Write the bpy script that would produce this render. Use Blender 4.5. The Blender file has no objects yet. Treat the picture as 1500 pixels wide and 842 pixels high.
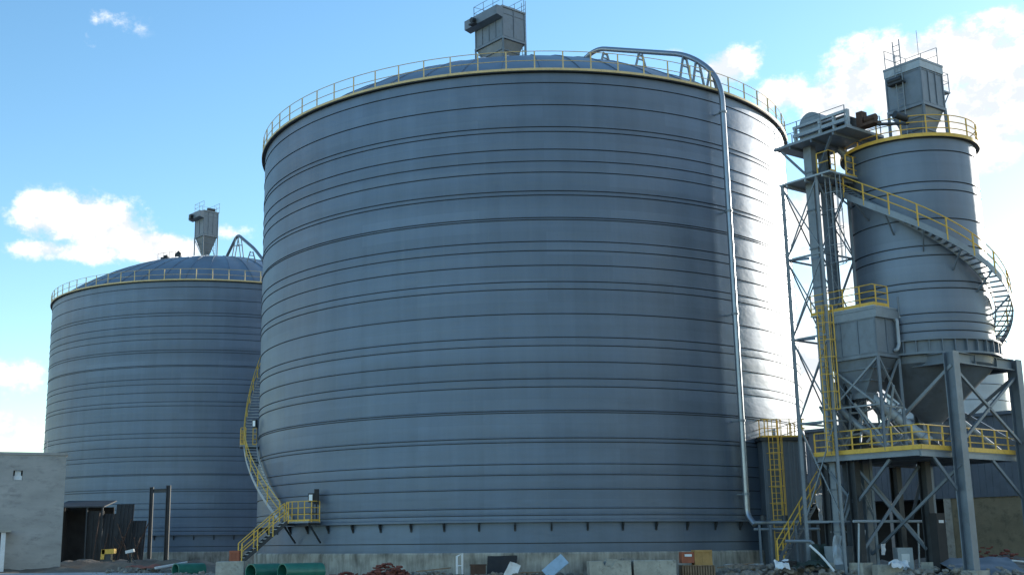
import bpy, math, random
from mathutils import Vector, Matrix, noise

R_ = math.radians
rnd = random.Random(11)
ORD = ['first', 'second', 'third', 'fourth', 'fifth', 'sixth', 'seventh']
scene = bpy.context.scene
COL = scene.collection

# ------------------------------------------------------------------ camera
CAM_Z = 1.6
FOC, PITCH, ROLL, PPX = 1756.1, R_(12.12), R_(-0.47), 643.7
cd = bpy.data.cameras.new('camera')
cam = bpy.data.objects.new('camera', cd)
COL.objects.link(cam)
cd.sensor_width = 36.0
cd.lens = FOC / 1500 * 36
cd.shift_x = (750 - PPX) / 1500
cd.clip_start = 0.1
cd.clip_end = 6000
cam.matrix_world = (Matrix.Translation((0, 0, CAM_Z)) @ Matrix.Rotation(math.pi / 2 + PITCH, 4, 'X')
                    @ Matrix.Rotation(ROLL, 4, 'Z'))
scene.camera = cam


def ray(x, y):
    u, w = x - PPX, y - 421
    c, s = math.cos(ROLL), math.sin(ROLL)
    u, w = u * c + w * s, -u * s + w * c
    return Vector((u, FOC * math.cos(PITCH) + w * math.sin(PITCH), FOC * math.sin(PITCH) - w * math.cos(PITCH)))


def at(x, y, Y):
    """photo pixel at forward distance Y -> world point"""
    d = ray(x, y)
    return d * (Y / d.y) + Vector((0, 0, CAM_Z))


def gx(x, Y):
    return at(x, 800, Y).x


# ------------------------------------------------------------------ light
SUN_AZ, SUN_EL = R_(51.5), R_(13.5)      # azimuth from +Y towards +X
w = bpy.data.worlds.new('World')
scene.world = w
w.use_nodes = True
sl = bpy.data.lights.new('sun', 'SUN')
sl.energy = 3.0
sl.angle = R_(0.53)
sl.color = (1.0, 0.93, 0.82)
sun = bpy.data.objects.new('sun', sl)
COL.objects.link(sun)
sd = Vector((math.sin(SUN_AZ) * math.cos(SUN_EL), math.cos(SUN_AZ) * math.cos(SUN_EL), math.sin(SUN_EL)))
sun.rotation_euler = sd.to_track_quat('Z', 'Y').to_euler()
sun.location = (60, 20, 60)
scene.view_settings.view_transform = 'Standard'
scene.view_settings.look = 'None'
scene.view_settings.gamma = 1
scene.view_settings.use_curve_mapping = False
scene.view_settings.exposure = 1.0


def build_world():
    nt = w.node_tree
    nt.nodes.clear()
    N, L = nt.nodes.new, nt.links.new
    out = N('ShaderNodeOutputWorld')
    bg = N('ShaderNodeBackground')
    bg.inputs['Strength'].default_value = 0.15
    L(bg.outputs[0], out.inputs['Surface'])
    sky = N('ShaderNodeTexSky')
    sky.sky_type = 'NISHITA'
    sky.sun_disc = False
    sky.sun_elevation = SUN_EL
    sky.sun_rotation = SUN_AZ
    sky.air_density = 1.0
    sky.dust_density = 0.25
    sky.ozone_density = 1.6
    tc = N('ShaderNodeTexCoord')
    sp = N('ShaderNodeSeparateXYZ')
    L(tc.outputs['Generated'], sp.inputs[0])

    def m(op, a, b=None, c=None, clamp=False):
        n = N('ShaderNodeMath')
        n.operation = op
        n.use_clamp = clamp
        for i, v in enumerate((a, b, c)):
            if v is None:
                continue
            if isinstance(v, (int, float)):
                n.inputs[i].default_value = v
            else:
                L(v, n.inputs[i])
        return n.outputs[0]
    az = m('ARCTAN2', sp.outputs[0], sp.outputs[1])
    el = m('ARCSINE', sp.outputs[2])
    cv = N('ShaderNodeCombineXYZ')
    L(m('MULTIPLY', az, 1.0), cv.inputs[0])
    L(m('MULTIPLY', el, 1.25), cv.inputs[1])

    def noise_(scale, detail, rough, off=(0, 0, 0), src=None):
        mp = N('ShaderNodeMapping')
        mp.inputs['Location'].default_value = off
        L(src or cv.outputs[0], mp.inputs[0])
        n = N('ShaderNodeTexNoise')
        n.inputs['Scale'].default_value = scale
        n.inputs['Detail'].default_value = detail
        n.inputs['Roughness'].default_value = rough
        L(mp.outputs[0], n.inputs['Vector'])
        return n.outputs['Fac']
    # cumulus banks: (photo x, y, half width, half height) turned into bearings in the sky
    banks = [(60, 316, 70, 34, 1.0), (140, 332, 105, 48, 1.0), (230, 360, 70, 28, 1.0), (110, 368, 110, 20, .9),
             (340, 338, 50, 16, .55), (25, 548, 62, 34, .85), (20, 628, 55, 30, .8), (165, 28, 60, 22, .50), (132, 62, 26, 26, .45), (100, 28, 40, 18, .38),
             (1068, 92, 48, 34, 1.0), (1150, 140, 46, 28, .95), (1215, 150, 60, 40, .95), (1290, 115, 105, 62, 1.0),
             (1400, 90, 120, 62, 1.0), (1480, 110, 100, 80, 1.0), (1370, 200, 170, 60, 1.0), (985, 76, 22, 10, .6), (1180, 330, 110, 90, .72),
             (1500, 420, 120, 80, .62), (1240, 520, 170, 140, .9), (1580, 230, 60, 40, .8), (1440, 25, 40, 14, .6)]
    blobs = []
    for x, y, hw, hh, amp in banks:
        d = ray(x, y).normalized()
        blobs.append((math.atan2(d.x, d.y), math.asin(d.z), hw, hh, amp))
    # unseen bright banks, added to brighten what the silo walls reflect
    blobs += [(R_(58), R_(16), 520, 260, .85), (R_(92), R_(19), 560, 240, .8), (R_(130), R_(16), 620, 300, 1.0), (R_(-70), R_(14), 560, 240, .9)]
    total = None
    for a0, e0, hw, hh, amp in blobs:
        k = 1.0 / 1790
        dx = m('MULTIPLY', m('SUBTRACT', az, a0), math.cos(e0) / (hw * k))
        dy = m('MULTIPLY', m('SUBTRACT', el, e0), 1 / (hh * k))
        r2 = m('ADD', m('MULTIPLY', dx, dx), m('MULTIPLY', dy, dy))
        g = m('MULTIPLY', m('POWER', 2.718, m('MULTIPLY', r2, -0.9)), amp)
        total = g if total is None else m('MAXIMUM', total, g)
    # scattered cumulus round the rest of the sky, away from the view
    wide = noise_(3.2, 4, .5, (7.3, 2.1, 0))
    away = m('MULTIPLY_ADD', sp.outputs[1], -2.2, 0.9, clamp=True)
    band = m('MULTIPLY', m('SUBTRACT', wide, 0.40), 1.9, clamp=True)
    total = m('MAXIMUM', total, m('MULTIPLY', band, away))
    fb = noise_(17, 12, .66)
    fb2 = noise_(17, 6, .62, (-0.010, -0.016, 0))
    dens = m('ADD', m('MULTIPLY', total, 1.0), m('MULTIPLY', m('SUBTRACT', fb, 0.5), 2.1))
    mr = N('ShaderNodeMapRange')
    mr.interpolation_type = 'SMOOTHSTEP'
    mr.inputs['From Min'].default_value = 0.34
    mr.inputs['From Max'].default_value = 0.80
    L(dens, mr.inputs['Value'])
    cover = m('MULTIPLY', mr.outputs[0], m('MULTIPLY_ADD', total, 3.5, -0.35, clamp=True))
    # brighter tops, greyer bases
    shade = m('MULTIPLY_ADD', m('SUBTRACT', fb, fb2), 2.6, 0.84)
    shade = m('MINIMUM', m('MAXIMUM', shade, 0.62), 1.0)
    ramp = N('ShaderNodeMix')
    ramp.data_type = 'RGBA'
    L(m('MULTIPLY_ADD', shade, 2.6, -1.6, clamp=True), ramp.inputs['Factor'])
    ramp.inputs['A'].default_value = (2.95, 3.15, 3.4, 1)
    ramp.inputs['B'].default_value = (4.7, 4.6, 4.45, 1)
    mix = N('ShaderNodeMix')
    mix.data_type = 'RGBA'
    L(cover, mix.inputs['Factor'])
    hs = N('ShaderNodeHueSaturation')
    hs.inputs['Saturation'].default_value = 1.2
    L(sky.outputs[0], hs.inputs['Color'])
    tint = N('ShaderNodeMix')
    tint.data_type = 'RGBA'
    tint.blend_type = 'MULTIPLY'
    tint.inputs['Factor'].default_value = 1.0
    L(hs.outputs[0], tint.inputs['A'])
    tint.inputs['B'].default_value = (.98, 1.02, 1.0, 1)
    L(tint.outputs['Result'], mix.inputs['A'])
    L(ramp.outputs['Result'], mix.inputs['B'])
    L(mix.outputs['Result'], bg.inputs['Color'])


build_world()

# ------------------------------------------------------------------ materials


def new_mat(name):
    mt = bpy.data.materials.new(name)
    mt.use_nodes = True
    nt = mt.node_tree
    return mt, nt, nt.nodes['Principled BSDF']


def paint(name, col, rough=.5, metal=0.0, var=.12, scale=1.2, bump=0.0, bscale=8, dirt=None, dirt_amt=.4, stretch=(1, 1, 1), spec=.5):
    """flat coat with mottled tone, optional dirt patches and fine bump"""
    mt, nt, b = new_mat(name)
    N, L = nt.nodes.new, nt.links.new
    tc = N('ShaderNodeTexCoord')
    mp = N('ShaderNodeMapping')
    mp.inputs['Scale'].default_value = stretch
    L(tc.outputs['Object'], mp.inputs[0])
    n = N('ShaderNodeTexNoise')
    n.inputs['Scale'].default_value = scale
    n.inputs['Detail'].default_value = 7
    n.inputs['Roughness'].default_value = .62
    L(mp.outputs[0], n.inputs['Vector'])
    r = N('ShaderNodeValToRGB')
    e = r.color_ramp.elements
    e[0].position, e[1].position = .3, .72
    e[0].color = (*[c * (1 - var) for c in col], 1)
    e[1].color = (*[min(1, c * (1 + var)) for c in col], 1)
    L(n.outputs['Fac'], r.inputs[0])
    src = r.outputs[0]
    if dirt:
        n2 = N('ShaderNodeTexNoise')
        n2.inputs['Scale'].default_value = scale * 2.3
        n2.inputs['Detail'].default_value = 9
        n2.inputs['Roughness'].default_value = .7
        L(mp.outputs[0], n2.inputs['Vector'])
        mr = N('ShaderNodeMapRange')
        mr.inputs['From Min'].default_value = .52
        mr.inputs['From Max'].default_value = .7
        mr.inputs['To Max'].default_value = dirt_amt
        L(n2.outputs['Fac'], mr.inputs['Value'])
        mx = N('ShaderNodeMix')
        mx.data_type = 'RGBA'
        L(mr.outputs[0], mx.inputs['Factor'])
        L(src, mx.inputs['A'])
        mx.inputs['B'].default_value = (*dirt, 1)
        src = mx.outputs['Result']
    L(src, b.inputs['Base Color'])
    b.inputs['Roughness'].default_value = rough
    b.inputs['Metallic'].default_value = metal
    b.inputs['Specular IOR Level'].default_value = spec
    if bump:
        n3 = N('ShaderNodeTexNoise')
        n3.inputs['Scale'].default_value = bscale
        n3.inputs['Detail'].default_value = 6
        L(mp.outputs[0], n3.inputs['Vector'])
        bp = N('ShaderNodeBump')
        bp.inputs['Strength'].default_value = bump
        bp.inputs['Distance'].default_value = .05
        L(n3.outputs['Fac'], bp.inputs['Height'])
        L(bp.outputs[0], b.inputs['Normal'])
    return mt


def shell_mat(name, col, rough, metal, bump=1.0, radius=18.0):
    """coated coil steel: faint vertical streaks, roller marks, slow oil-canning of the sheet"""
    mt, nt, b = new_mat(name)
    N, L = nt.nodes.new, nt.links.new
    tc = N('ShaderNodeTexCoord')
    sp = N('ShaderNodeSeparateXYZ')
    L(tc.outputs['Object'], sp.inputs[0])
    a = N('ShaderNodeMath')
    a.operation = 'ARCTAN2'
    ng = N('ShaderNodeMath')
    ng.operation = 'MULTIPLY'
    ng.inputs[1].default_value = -1
    L(sp.outputs[1], ng.inputs[0])
    L(sp.outputs[0], a.inputs[0])
    L(ng.outputs[0], a.inputs[1])
    ar = N('ShaderNodeMath')
    ar.operation = 'MULTIPLY'
    ar.inputs[1].default_value = radius
    L(a.outputs[0], ar.inputs[0])
    cv = N('ShaderNodeCombineXYZ')
    L(ar.outputs[0], cv.inputs[0])
    L(sp.outputs[2], cv.inputs[1])

    def nz(scale, st, det=6, rg=.6):
        mp = N('ShaderNodeMapping')
        mp.inputs['Scale'].default_value = st
        L(cv.outputs[0], mp.inputs[0])
        n = N('ShaderNodeTexNoise')
        n.inputs['Scale'].default_value = scale
        n.inputs['Detail'].default_value = det
        n.inputs['Roughness'].default_value = rg
        L(mp.outputs[0], n.inputs['Vector'])
        return n.outputs['Fac']
    streak = nz(.9, (1, .06, 1))
    blot = nz(.35, (1, .6, 1), 8, .65)
    band = nz(.8, (.03, 1, 1), 3)
    ad = N('ShaderNodeMath')
    ad.operation = 'ADD'
    L(streak, ad.inputs[0])
    L(blot, ad.inputs[1])
    ad2 = N('ShaderNodeMath')
    ad2.operation = 'ADD'
    L(ad.outputs[0], ad2.inputs[0])
    L(band, ad2.inputs[1])
    mr = N('ShaderNodeMapRange')
    mr.inputs['From Min'].default_value = 1.15
    mr.inputs['From Max'].default_value = 1.85
    L(ad2.outputs[0], mr.inputs['Value'])
    mx = N('ShaderNodeMix')
    mx.data_type = 'RGBA'
    mx.inputs['A'].default_value = (*[c * .84 for c in col], 1)
    mx.inputs['B'].default_value = (*[c * 1.16 for c in col], 1)
    L(mr.outputs[0], mx.inputs['Factor'])
    # single sheets differ a little in tone; a hairline shows where two sheets butt
    br = N('ShaderNodeTexBrick')
    br.inputs['Scale'].default_value = 1.0
    br.inputs['Brick Width'].default_value = 7.3
    br.inputs['Row Height'].default_value = 1.31
    br.inputs['Mortar Size'].default_value = .006
    br.inputs['Color1'].default_value = (.93, .93, .93, 1)
    br.inputs['Color2'].default_value = (1.06, 1.06, 1.06, 1)
    br.inputs['Mortar'].default_value = (.9, .9, .9, 1)
    L(cv.outputs[0], br.inputs['Vector'])
    mb_ = N('ShaderNodeMix')
    mb_.data_type = 'RGBA'
    mb_.blend_type = 'MULTIPLY'
    mb_.inputs['Factor'].default_value = 1.0
    L(mx.outputs['Result'], mb_.inputs['A'])
    L(br.outputs['Color'], mb_.inputs['B'])
    # thin dusty runs down the sheet
    run = nz(2.6, (1, .035, 1), 5, .7)
    rm = N('ShaderNodeMapRange')
    rm.inputs['From Min'].default_value = .56
    rm.inputs['From Max'].default_value = .78
    rm.inputs['To Max'].default_value = .35
    L(run, rm.inputs['Value'])
    md = N('ShaderNodeMix')
    md.data_type = 'RGBA'
    L(rm.outputs[0], md.inputs['Factor'])
    L(mb_.outputs['Result'], md.inputs['A'])
    md.inputs['B'].default_value = (col[0] * 1.35, col[1] * 1.22, col[2] * 1.05, 1)
    L(md.outputs['Result'], b.inputs['Base Color'])
    rr = N('ShaderNodeMapRange')
    rr.inputs['From Min'].default_value = .3
    rr.inputs['From Max'].default_value = .7
    rr.inputs['To Min'].default_value = rough - .05
    rr.inputs['To Max'].default_value = rough + .07
    L(blot, rr.inputs['Value'])
    L(rr.outputs[0], b.inputs['Roughness'])
    b.inputs['Metallic'].default_value = metal
    if bump:
        h = N('ShaderNodeMath')
        h.operation = 'MULTIPLY_ADD'
        L(nz(.55, (1, 1.4, 1), 2, .5), h.inputs[0])
        h.inputs[1].default_value = 1.0
        L(nz(2.2, (.5, 1, 1), 2, .5), h.inputs[2])
        bp = N('ShaderNodeBump')
        bp.inputs['Strength'].default_value = .13 * bump
        bp.inputs['Distance'].default_value = .12
        L(h.outputs[0], bp.inputs['Height'])
        L(bp.outputs[0], b.inputs['Normal'])
    return mt


def plinth_mat():
    mt, nt, b = new_mat('cast_concrete')
    N, L = nt.nodes.new, nt.links.new
    tc = N('ShaderNodeTexCoord')
    sp = N('ShaderNodeSeparateXYZ')
    L(tc.outputs['Object'], sp.inputs[0])
    a = N('ShaderNodeMath')
    a.operation = 'ARCTAN2'
    ng = N('ShaderNodeMath')
    ng.operation = 'MULTIPLY'
    ng.inputs[1].default_value = -1
    L(sp.outputs[1], ng.inputs[0])
    L(sp.outputs[0], a.inputs[0])
    L(ng.outputs[0], a.inputs[1])
    cv = N('ShaderNodeCombineXYZ')
    ar = N('ShaderNodeMath')
    ar.operation = 'MULTIPLY'
    ar.inputs[1].default_value = 18
    L(a.outputs[0], ar.inputs[0])
    L(ar.outputs[0], cv.inputs[0])
    z = N('ShaderNodeMath')
    z.operation = 'MULTIPLY'
    z.inputs[1].default_value = .12
    L(sp.outputs[2], z.inputs[0])
    L(z.outputs[0], cv.inputs[1])
    n = N('ShaderNodeTexNoise')
    n.inputs['Scale'].default_value = 4.5
    n.inputs['Detail'].default_value = 8
    n.inputs['Roughness'].default_value = .7
    L(cv.outputs[0], n.inputs['Vector'])
    n2 = N('ShaderNodeTexNoise')
    n2.inputs['Scale'].default_value = 1.1
    n2.inputs['Detail'].default_value = 6
    L(tc.outputs['Object'], n2.inputs['Vector'])
    ad = N('ShaderNodeMath')
    ad.operation = 'ADD'
    L(n.outputs['Fac'], ad.inputs[0])
    L(n2.outputs['Fac'], ad.inputs[1])
    r = N('ShaderNodeValToRGB')
    e = r.color_ramp.elements
    e[0].position, e[1].position = .36, .62
    e[0].color = (.13, .12, .10, 1)
    e[1].color = (.44, .42, .37, 1)
    hf = N('ShaderNodeMath')
    hf.operation = 'MULTIPLY'
    hf.inputs[1].default_value = .5
    L(ad.outputs[0], hf.inputs[0])
    L(hf.outputs[0], r.inputs[0])
    L(r.outputs[0], b.inputs['Base Color'])
    b.inputs['Roughness'].default_value = .9
    return mt


def ground_mat():
    mt, nt, b = new_mat('site_soil')
    N, L = nt.nodes.new, nt.links.new
    tc = N('ShaderNodeTexCoord')
    n = N('ShaderNodeTexNoise')
    n.inputs['Scale'].default_value = .25
    n.inputs['Detail'].default_value = 12
    n.inputs['Roughness'].default_value = .68
    L(tc.outputs['Object'], n.inputs['Vector'])
    r = N('ShaderNodeValToRGB')
    e = r.color_ramp.elements
    e[0].position, e[1].position = .33, .68
    e[0].color = (.085, .072, .058, 1)
    e[1].color = (.27, .23, .18, 1)
    L(n.outputs['Fac'], r.inputs[0])
    L(r.outputs[0], b.inputs['Base Color'])
    b.inputs['Roughness'].default_value = .95
    n3 = N('ShaderNodeTexNoise')
    n3.inputs['Scale'].default_value = 3
    n3.inputs['Detail'].default_value = 10
    L(tc.outputs['Object'], n3.inputs['Vector'])
    bp = N('ShaderNodeBump')
    bp.inputs['Strength'].default_value = .8
    bp.inputs['Distance'].default_value = .12
    L(n3.outputs['Fac'], bp.inputs['Height'])
    L(bp.outputs[0], b.inputs['Normal'])
    return mt


M = dict(
    shell=shell_mat('coated_steel_sheet', (.130, .175, .240), .47, .42),
    tower_shell=shell_mat('tower_steel_sheet', (.150, .188, .245), .46, .42, .7, 3.3),
    far_shell=shell_mat('haze_paled_sheet', (.38, .43, .48), .5, .3, .4, 6),  # distance haze put into the colour: paled steel for the far silo
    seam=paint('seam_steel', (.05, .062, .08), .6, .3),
    roof=paint('roof_sheet', (.17, .205, .25), .42, .45, .15, .6, .25, 1.2),
    blue=paint('blue_grey_paint', (.155, .192, .235), .5, .25, .14, 1.0, dirt=(.08, .085, .09), dirt_amt=.35),
    grey=paint('grey_paint', (.235, .275, .315), .5, .25, .14, 1.1, dirt=(.12, .12, .115), dirt_amt=.35),
    filter=paint('filter_paint', (.175, .212, .255), .5, .25, .14, 1.1, dirt=(.10, .105, .11), dirt_amt=.4),
    pale=paint('pale_steel_paint', (.37, .42, .46), .5, .2, .12, 1.2, dirt=(.2, .18, .15), dirt_amt=.4),
    dark=paint('dark_steel', (.045, .052, .06), .55, .3, .25, 2),
    black=paint('soot_black', (.02, .02, .022), .7, 0, .3, 2),
    cream=paint('faded_yellow_paint', (.70, .53, .26), .5, 0, .12, 2.5, dirt=(.25, .18, .08), dirt_amt=.4),
    yellow=paint('yellow_paint', (.76, .47, .075), .5, 0, .12, 2.5, dirt=(.22, .15, .06), dirt_amt=.5),
    pipe=paint('galvanised_pipe', (.30, .33, .37), .32, .7, .1, 1.5),
    rust=paint('rusty_motor', (.085, .048, .034), .75, .1, .4, 3),
    conc=plinth_mat(),
    block=paint('precast_block', (.40, .385, .335), .92, 0, .22, 1.6, .5, 9, dirt=(.14, .13, .11), dirt_amt=.7),
    wallc=paint('grey_concrete_wall', (.41, .395, .38), .92, 0, .2, .55, .4, 6, dirt=(.22, .215, .21), dirt_amt=.8, stretch=(.6, .6, 1.5)),
    tan=paint('tan_render', (.24, .205, .135), .95, 0, .2, .6, .3, 6, dirt=(.09, .08, .06), dirt_amt=.7),
    soil=ground_mat(),
    road=paint('dusty_slab', (.52, .51, .49), .85, 0, .2, .35, .3, 4, dirt=(.10, .09, .08), dirt_amt=.8),
    green=paint('green_pipe_coat', (.03, .19, .14), .35, 0, .2, 2, dirt=(.10, .13, .10), dirt_amt=.35),
    orange=paint('orange_steel', (.34, .10, .05), .6, 0, .25, 2.5),
    brown=paint('plywood', (.36, .20, .09), .8, 0, .25, 2.5, stretch=(1, 1, 6)),
    ochre=paint('ochre_board', (.40, .24, .09), .8, 0, .2, 2.5),
    wood=paint('weathered_wood', (.24, .17, .11), .9, 0, .3, 3),
    white=paint('white_sheet', (.74, .76, .78), .7, 0, .08, 3, dirt=(.4, .4, .38), dirt_amt=.4),
    paleblue=paint('pale_blue_panel', (.33, .45, .56), .6, 0, .15, 3),
    tarp=paint('blue_white_tarpaulin', (.50, .57, .63), .6, 0, .2, 2.2),
    darktarp=paint('dark_green_tarpaulin', (.03, .05, .042), .6, 0, .3, 2),
    brick=paint('red_brick', (.19, .065, .05), .95, 0, .4, 3.5),
    rubble=paint('grey_rubble', (.25, .235, .21), .95, 0, .45, 3),
    shed=paint('dark_cladding', (.135, .165, .20), .6, .2, .15, .8),
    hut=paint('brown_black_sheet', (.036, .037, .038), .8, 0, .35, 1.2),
)
mm, nt_, b_ = new_mat('lamp_face')
b_.inputs['Base Color'].default_value = (.85, .87, .9, 1)
b_.inputs['Roughness'].default_value = .3
M['lamp'] = mm

# ------------------------------------------------------------------ mesh builder


def frame_of(d, up=None):
    d = d.normalized()
    up = up or Vector((0, 0, 1))
    if abs(d.dot(up)) > .985:
        up = Vector((0, 1, 0)) if abs(d.y) < .9 else Vector((1, 0, 0))
    s = d.cross(up).normalized()
    return s, s.cross(d).normalized()


class MB:
    def __init__(self):
        self.v, self.f, self.mi = [], [], []
        self.slot = 0

    def add(self, vs, fs):
        o = len(self.v)
        self.v += [Vector(p) for p in vs]
        self.f += [tuple(i + o for i in q) for q in fs]
        self.mi += [self.slot] * len(fs)
        return self

    def box(self, c, a, b, d):
        """centre, three half-axis vectors"""
        c, a, b, d = map(Vector, (c, a, b, d))
        if a.cross(b).dot(d) < 0:
            d = -d
        vs = [c + sx * a + sy * b + sz * d for sz in (-1, 1) for sy in (-1, 1) for sx in (-1, 1)]
        return self.add(vs, [(0, 2, 3, 1), (4, 5, 7, 6), (0, 1, 5, 4), (2, 6, 7, 3), (0, 4, 6, 2), (1, 3, 7, 5)])

    def beam(self, p, q, w_, h_, up=None):
        p, q = Vector(p), Vector(q)
        s, t = frame_of(q - p, up)
        return self.box((p + q) / 2, (q - p) / 2, s * w_ / 2, t * h_ / 2)

    def hbeam(self, p, q, w_, h_, up=None, t_=.05):
        """H section: two flanges facing 'up', one web"""
        p, q = Vector(p), Vector(q)
        s, t = frame_of(q - p, up)
        for k in (-1, 1):
            self.box((p + q) / 2 + t * k * (h_ / 2 - t_ / 2), (q - p) / 2, s * w_ / 2, t * t_ / 2)
        return self.box((p + q) / 2, (q - p) / 2 * .999, s * t_ / 2, t * (h_ / 2 - t_ - .001))

    def tube(self, pts, r, n=8, caps=True):
        pts = [Vector(p) for p in pts]
        vs, fs = [], []
        s = None
        for i, p in enumerate(pts):
            d = (pts[min(i + 1, len(pts) - 1)] - pts[max(i - 1, 0)]).normalized()
            if s is None:
                s, t = frame_of(d)
            else:
                s = (s - d * s.dot(d)).normalized()
                t = s.cross(d).normalized()
            for k in range(n):
                a = 2 * math.pi * k / n
                vs.append(p + (s * math.cos(a) + t * math.sin(a)) * r)
        for i in range(len(pts) - 1):
            for k in range(n):
                fs.append((i * n + k, i * n + (k + 1) % n, (i + 1) * n + (k + 1) % n, (i + 1) * n + k))
        if caps:
            fs.append(tuple(range(n - 1, -1, -1)))
            fs.append(tuple(range((len(pts) - 1) * n, len(pts) * n)))
        return self.add(vs, fs)

    def lathe(self, prof, c, n=64, closed=False, a0=0, a1=None):
        """prof: list of (r, z[, slot for the face going to the next])"""
        c = Vector(c)
        full = a1 is None
        cnt = n if full else n + 1
        o = len(self.v)
        for q in prof:
            for k in range(cnt):
                a = 2 * math.pi * k / n if full else a0 + (a1 - a0) * k / n
                self.v.append(Vector((c.x + q[0] * math.cos(a), c.y + q[0] * math.sin(a), q[1])))
        m_ = len(prof)
        for i in range(m_ if closed else m_ - 1):
            j = (i + 1) % m_
            for k in range(n):
                k2 = (k + 1) % cnt
                self.f.append((o + i * cnt + k, o + i * cnt + k2, o + j * cnt + k2, o + j * cnt + k))
                self.mi.append(prof[i][2] if len(prof[i]) > 2 else self.slot)
        return self

    def prism(self, poly, d):
        """planar polygon (list of points) pushed along d"""
        n = len(poly)
        d = Vector(d)
        vs = [Vector(p) for p in poly] + [Vector(p) + d for p in poly]
        fs = [tuple(range(n - 1, -1, -1)), tuple(range(n, 2 * n))]
        fs += [(i, (i + 1) % n, (i + 1) % n + n, i + n) for i in range(n)]
        return self.add(vs, fs)

    def frustum(self, lo, hi):
        """two quads (lists of four points) joined by four sides and capped"""
        vs = [Vector(p) for p in lo] + [Vector(p) for p in hi]
        return self.add(vs, [(3, 2, 1, 0), (4, 5, 6, 7)] + [(i, (i + 1) % 4, (i + 1) % 4 + 4, i + 4) for i in range(4)])

    def rock(self, c, r, seed, sq=.7):
        c = Vector(c)
        vs, fs = [], []
        nu, nv = 7, 5
        for j in range(nv):
            th = math.pi * (j + .5) / nv
            for i in range(nu):
                ph = 2 * math.pi * i / nu
                d = Vector((math.sin(th) * math.cos(ph), math.sin(th) * math.sin(ph), math.cos(th) * sq))
                vs.append(c + d * r * (1 + .75 * noise.noise(d * 1.6 + Vector((seed * 3.7, seed * 1.3, 0)))))
        for j in range(nv - 1):
            for i in range(nu):
                fs.append((j * nu + i, (j + 1) * nu + i, (j + 1) * nu + (i + 1) % nu, j * nu + (i + 1) % nu))
        fs.append(tuple(range(nu)))
        fs.append(tuple(range(nv * nu - 1, (nv - 1) * nu - 1, -1)))
        return self.add(vs, fs)

    def sheet(self, p, a, b, nu=12, nv=12, crump=.1, seed=0, th=.012, freq=2.0):
        """crumpled sheet with thickness spanned by vectors a, b from p"""
        p, a, b = Vector(p), Vector(a), Vector(b)
        n = a.cross(b).normalized()
        top = []
        for j in range(nv + 1):
            for i in range(nu + 1):
                q = p + a * i / nu + b * j / nv
                h = noise.fractal(q * freq + Vector((seed * 5.1, seed, 0)), 1, 2, 3)
                q2 = q + n * crump * h + a.normalized() * crump * .5 * noise.noise(q * freq * 1.3 + Vector((seed, 9, 2)))
                top.append(q2)
        m_ = len(top)
        vs = top + [q - n * th for q in top]
        fs = []
        W_ = nu + 1
        for j in range(nv):
            for i in range(nu):
                k = j * W_ + i
                fs.append((k, k + 1, k + 1 + W_, k + W_))
                fs.append((k + m_, k + W_ + m_, k + 1 + W_ + m_, k + 1 + m_))
        rim = [i for i in range(W_)] + [j * W_ + nu for j in range(1, nv + 1)] + [nv * W_ + i for i in range(nu - 1, -1, -1)] + [j * W_ for j in range(nv - 1, 0, -1)]
        for i, k in enumerate(rim):
            k2 = rim[(i + 1) % len(rim)]
            fs.append((k, k + m_, k2 + m_, k2))
        return self.add(vs, fs)

    def build(self, name, mat, parent=None, smooth=None):
        me = bpy.data.meshes.new(name)
        org = Vector(parent['_o']) if parent is not None else Vector((0, 0, 0))
        me.from_pydata([p - org for p in self.v], [], self.f)
        mats = mat if isinstance(mat, (list, tuple)) else [mat]
        for m_ in mats:
            me.materials.append(M[m_])
        if len(mats) > 1:
            me.polygons.foreach_set('material_index', self.mi)
        if smooth:
            me.polygons.foreach_set('use_smooth', [True] * len(me.polygons))
            me.set_sharp_from_angle(angle=R_(smooth))
        me.update()
        o = bpy.data.objects.new(name, me)
        COL.objects.link(o)
        if parent is not None:
            o.parent = parent
            o['_o'] = parent['_o']
        return o


def tag(o, label=None, cat=None, group=None, kind=None):
    if label:
        o['label'] = label
    if cat:
        o['category'] = cat
    if group:
        o['group'] = group
    if kind:
        o['kind'] = kind
    return o


def thing(name, label, cat, loc=(0, 0, 0), group=None):
    o = bpy.data.objects.new(name, None)
    COL.objects.link(o)
    o.location = loc
    o['_o'] = list(loc)
    o.empty_display_size = .3
    return tag(o, label, cat, group)


def single(mb, name, mat, label, cat, loc, group=None, smooth=None):
    """a thing that is one mesh, with its origin at loc"""
    loc = Vector(loc)
    mb.v = [p - loc for p in mb.v]
    o = mb.build(name, mat, None, smooth)
    o.location = loc
    return tag(o, label, cat, group)


def copy_tree(o, parent=None):
    c = o.copy()
    COL.objects.link(c)
    c.parent = parent
    for ch in list(o.children):
        copy_tree(ch, c)
    return c


# ------------------------------------------------------------------ shared pieces


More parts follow.
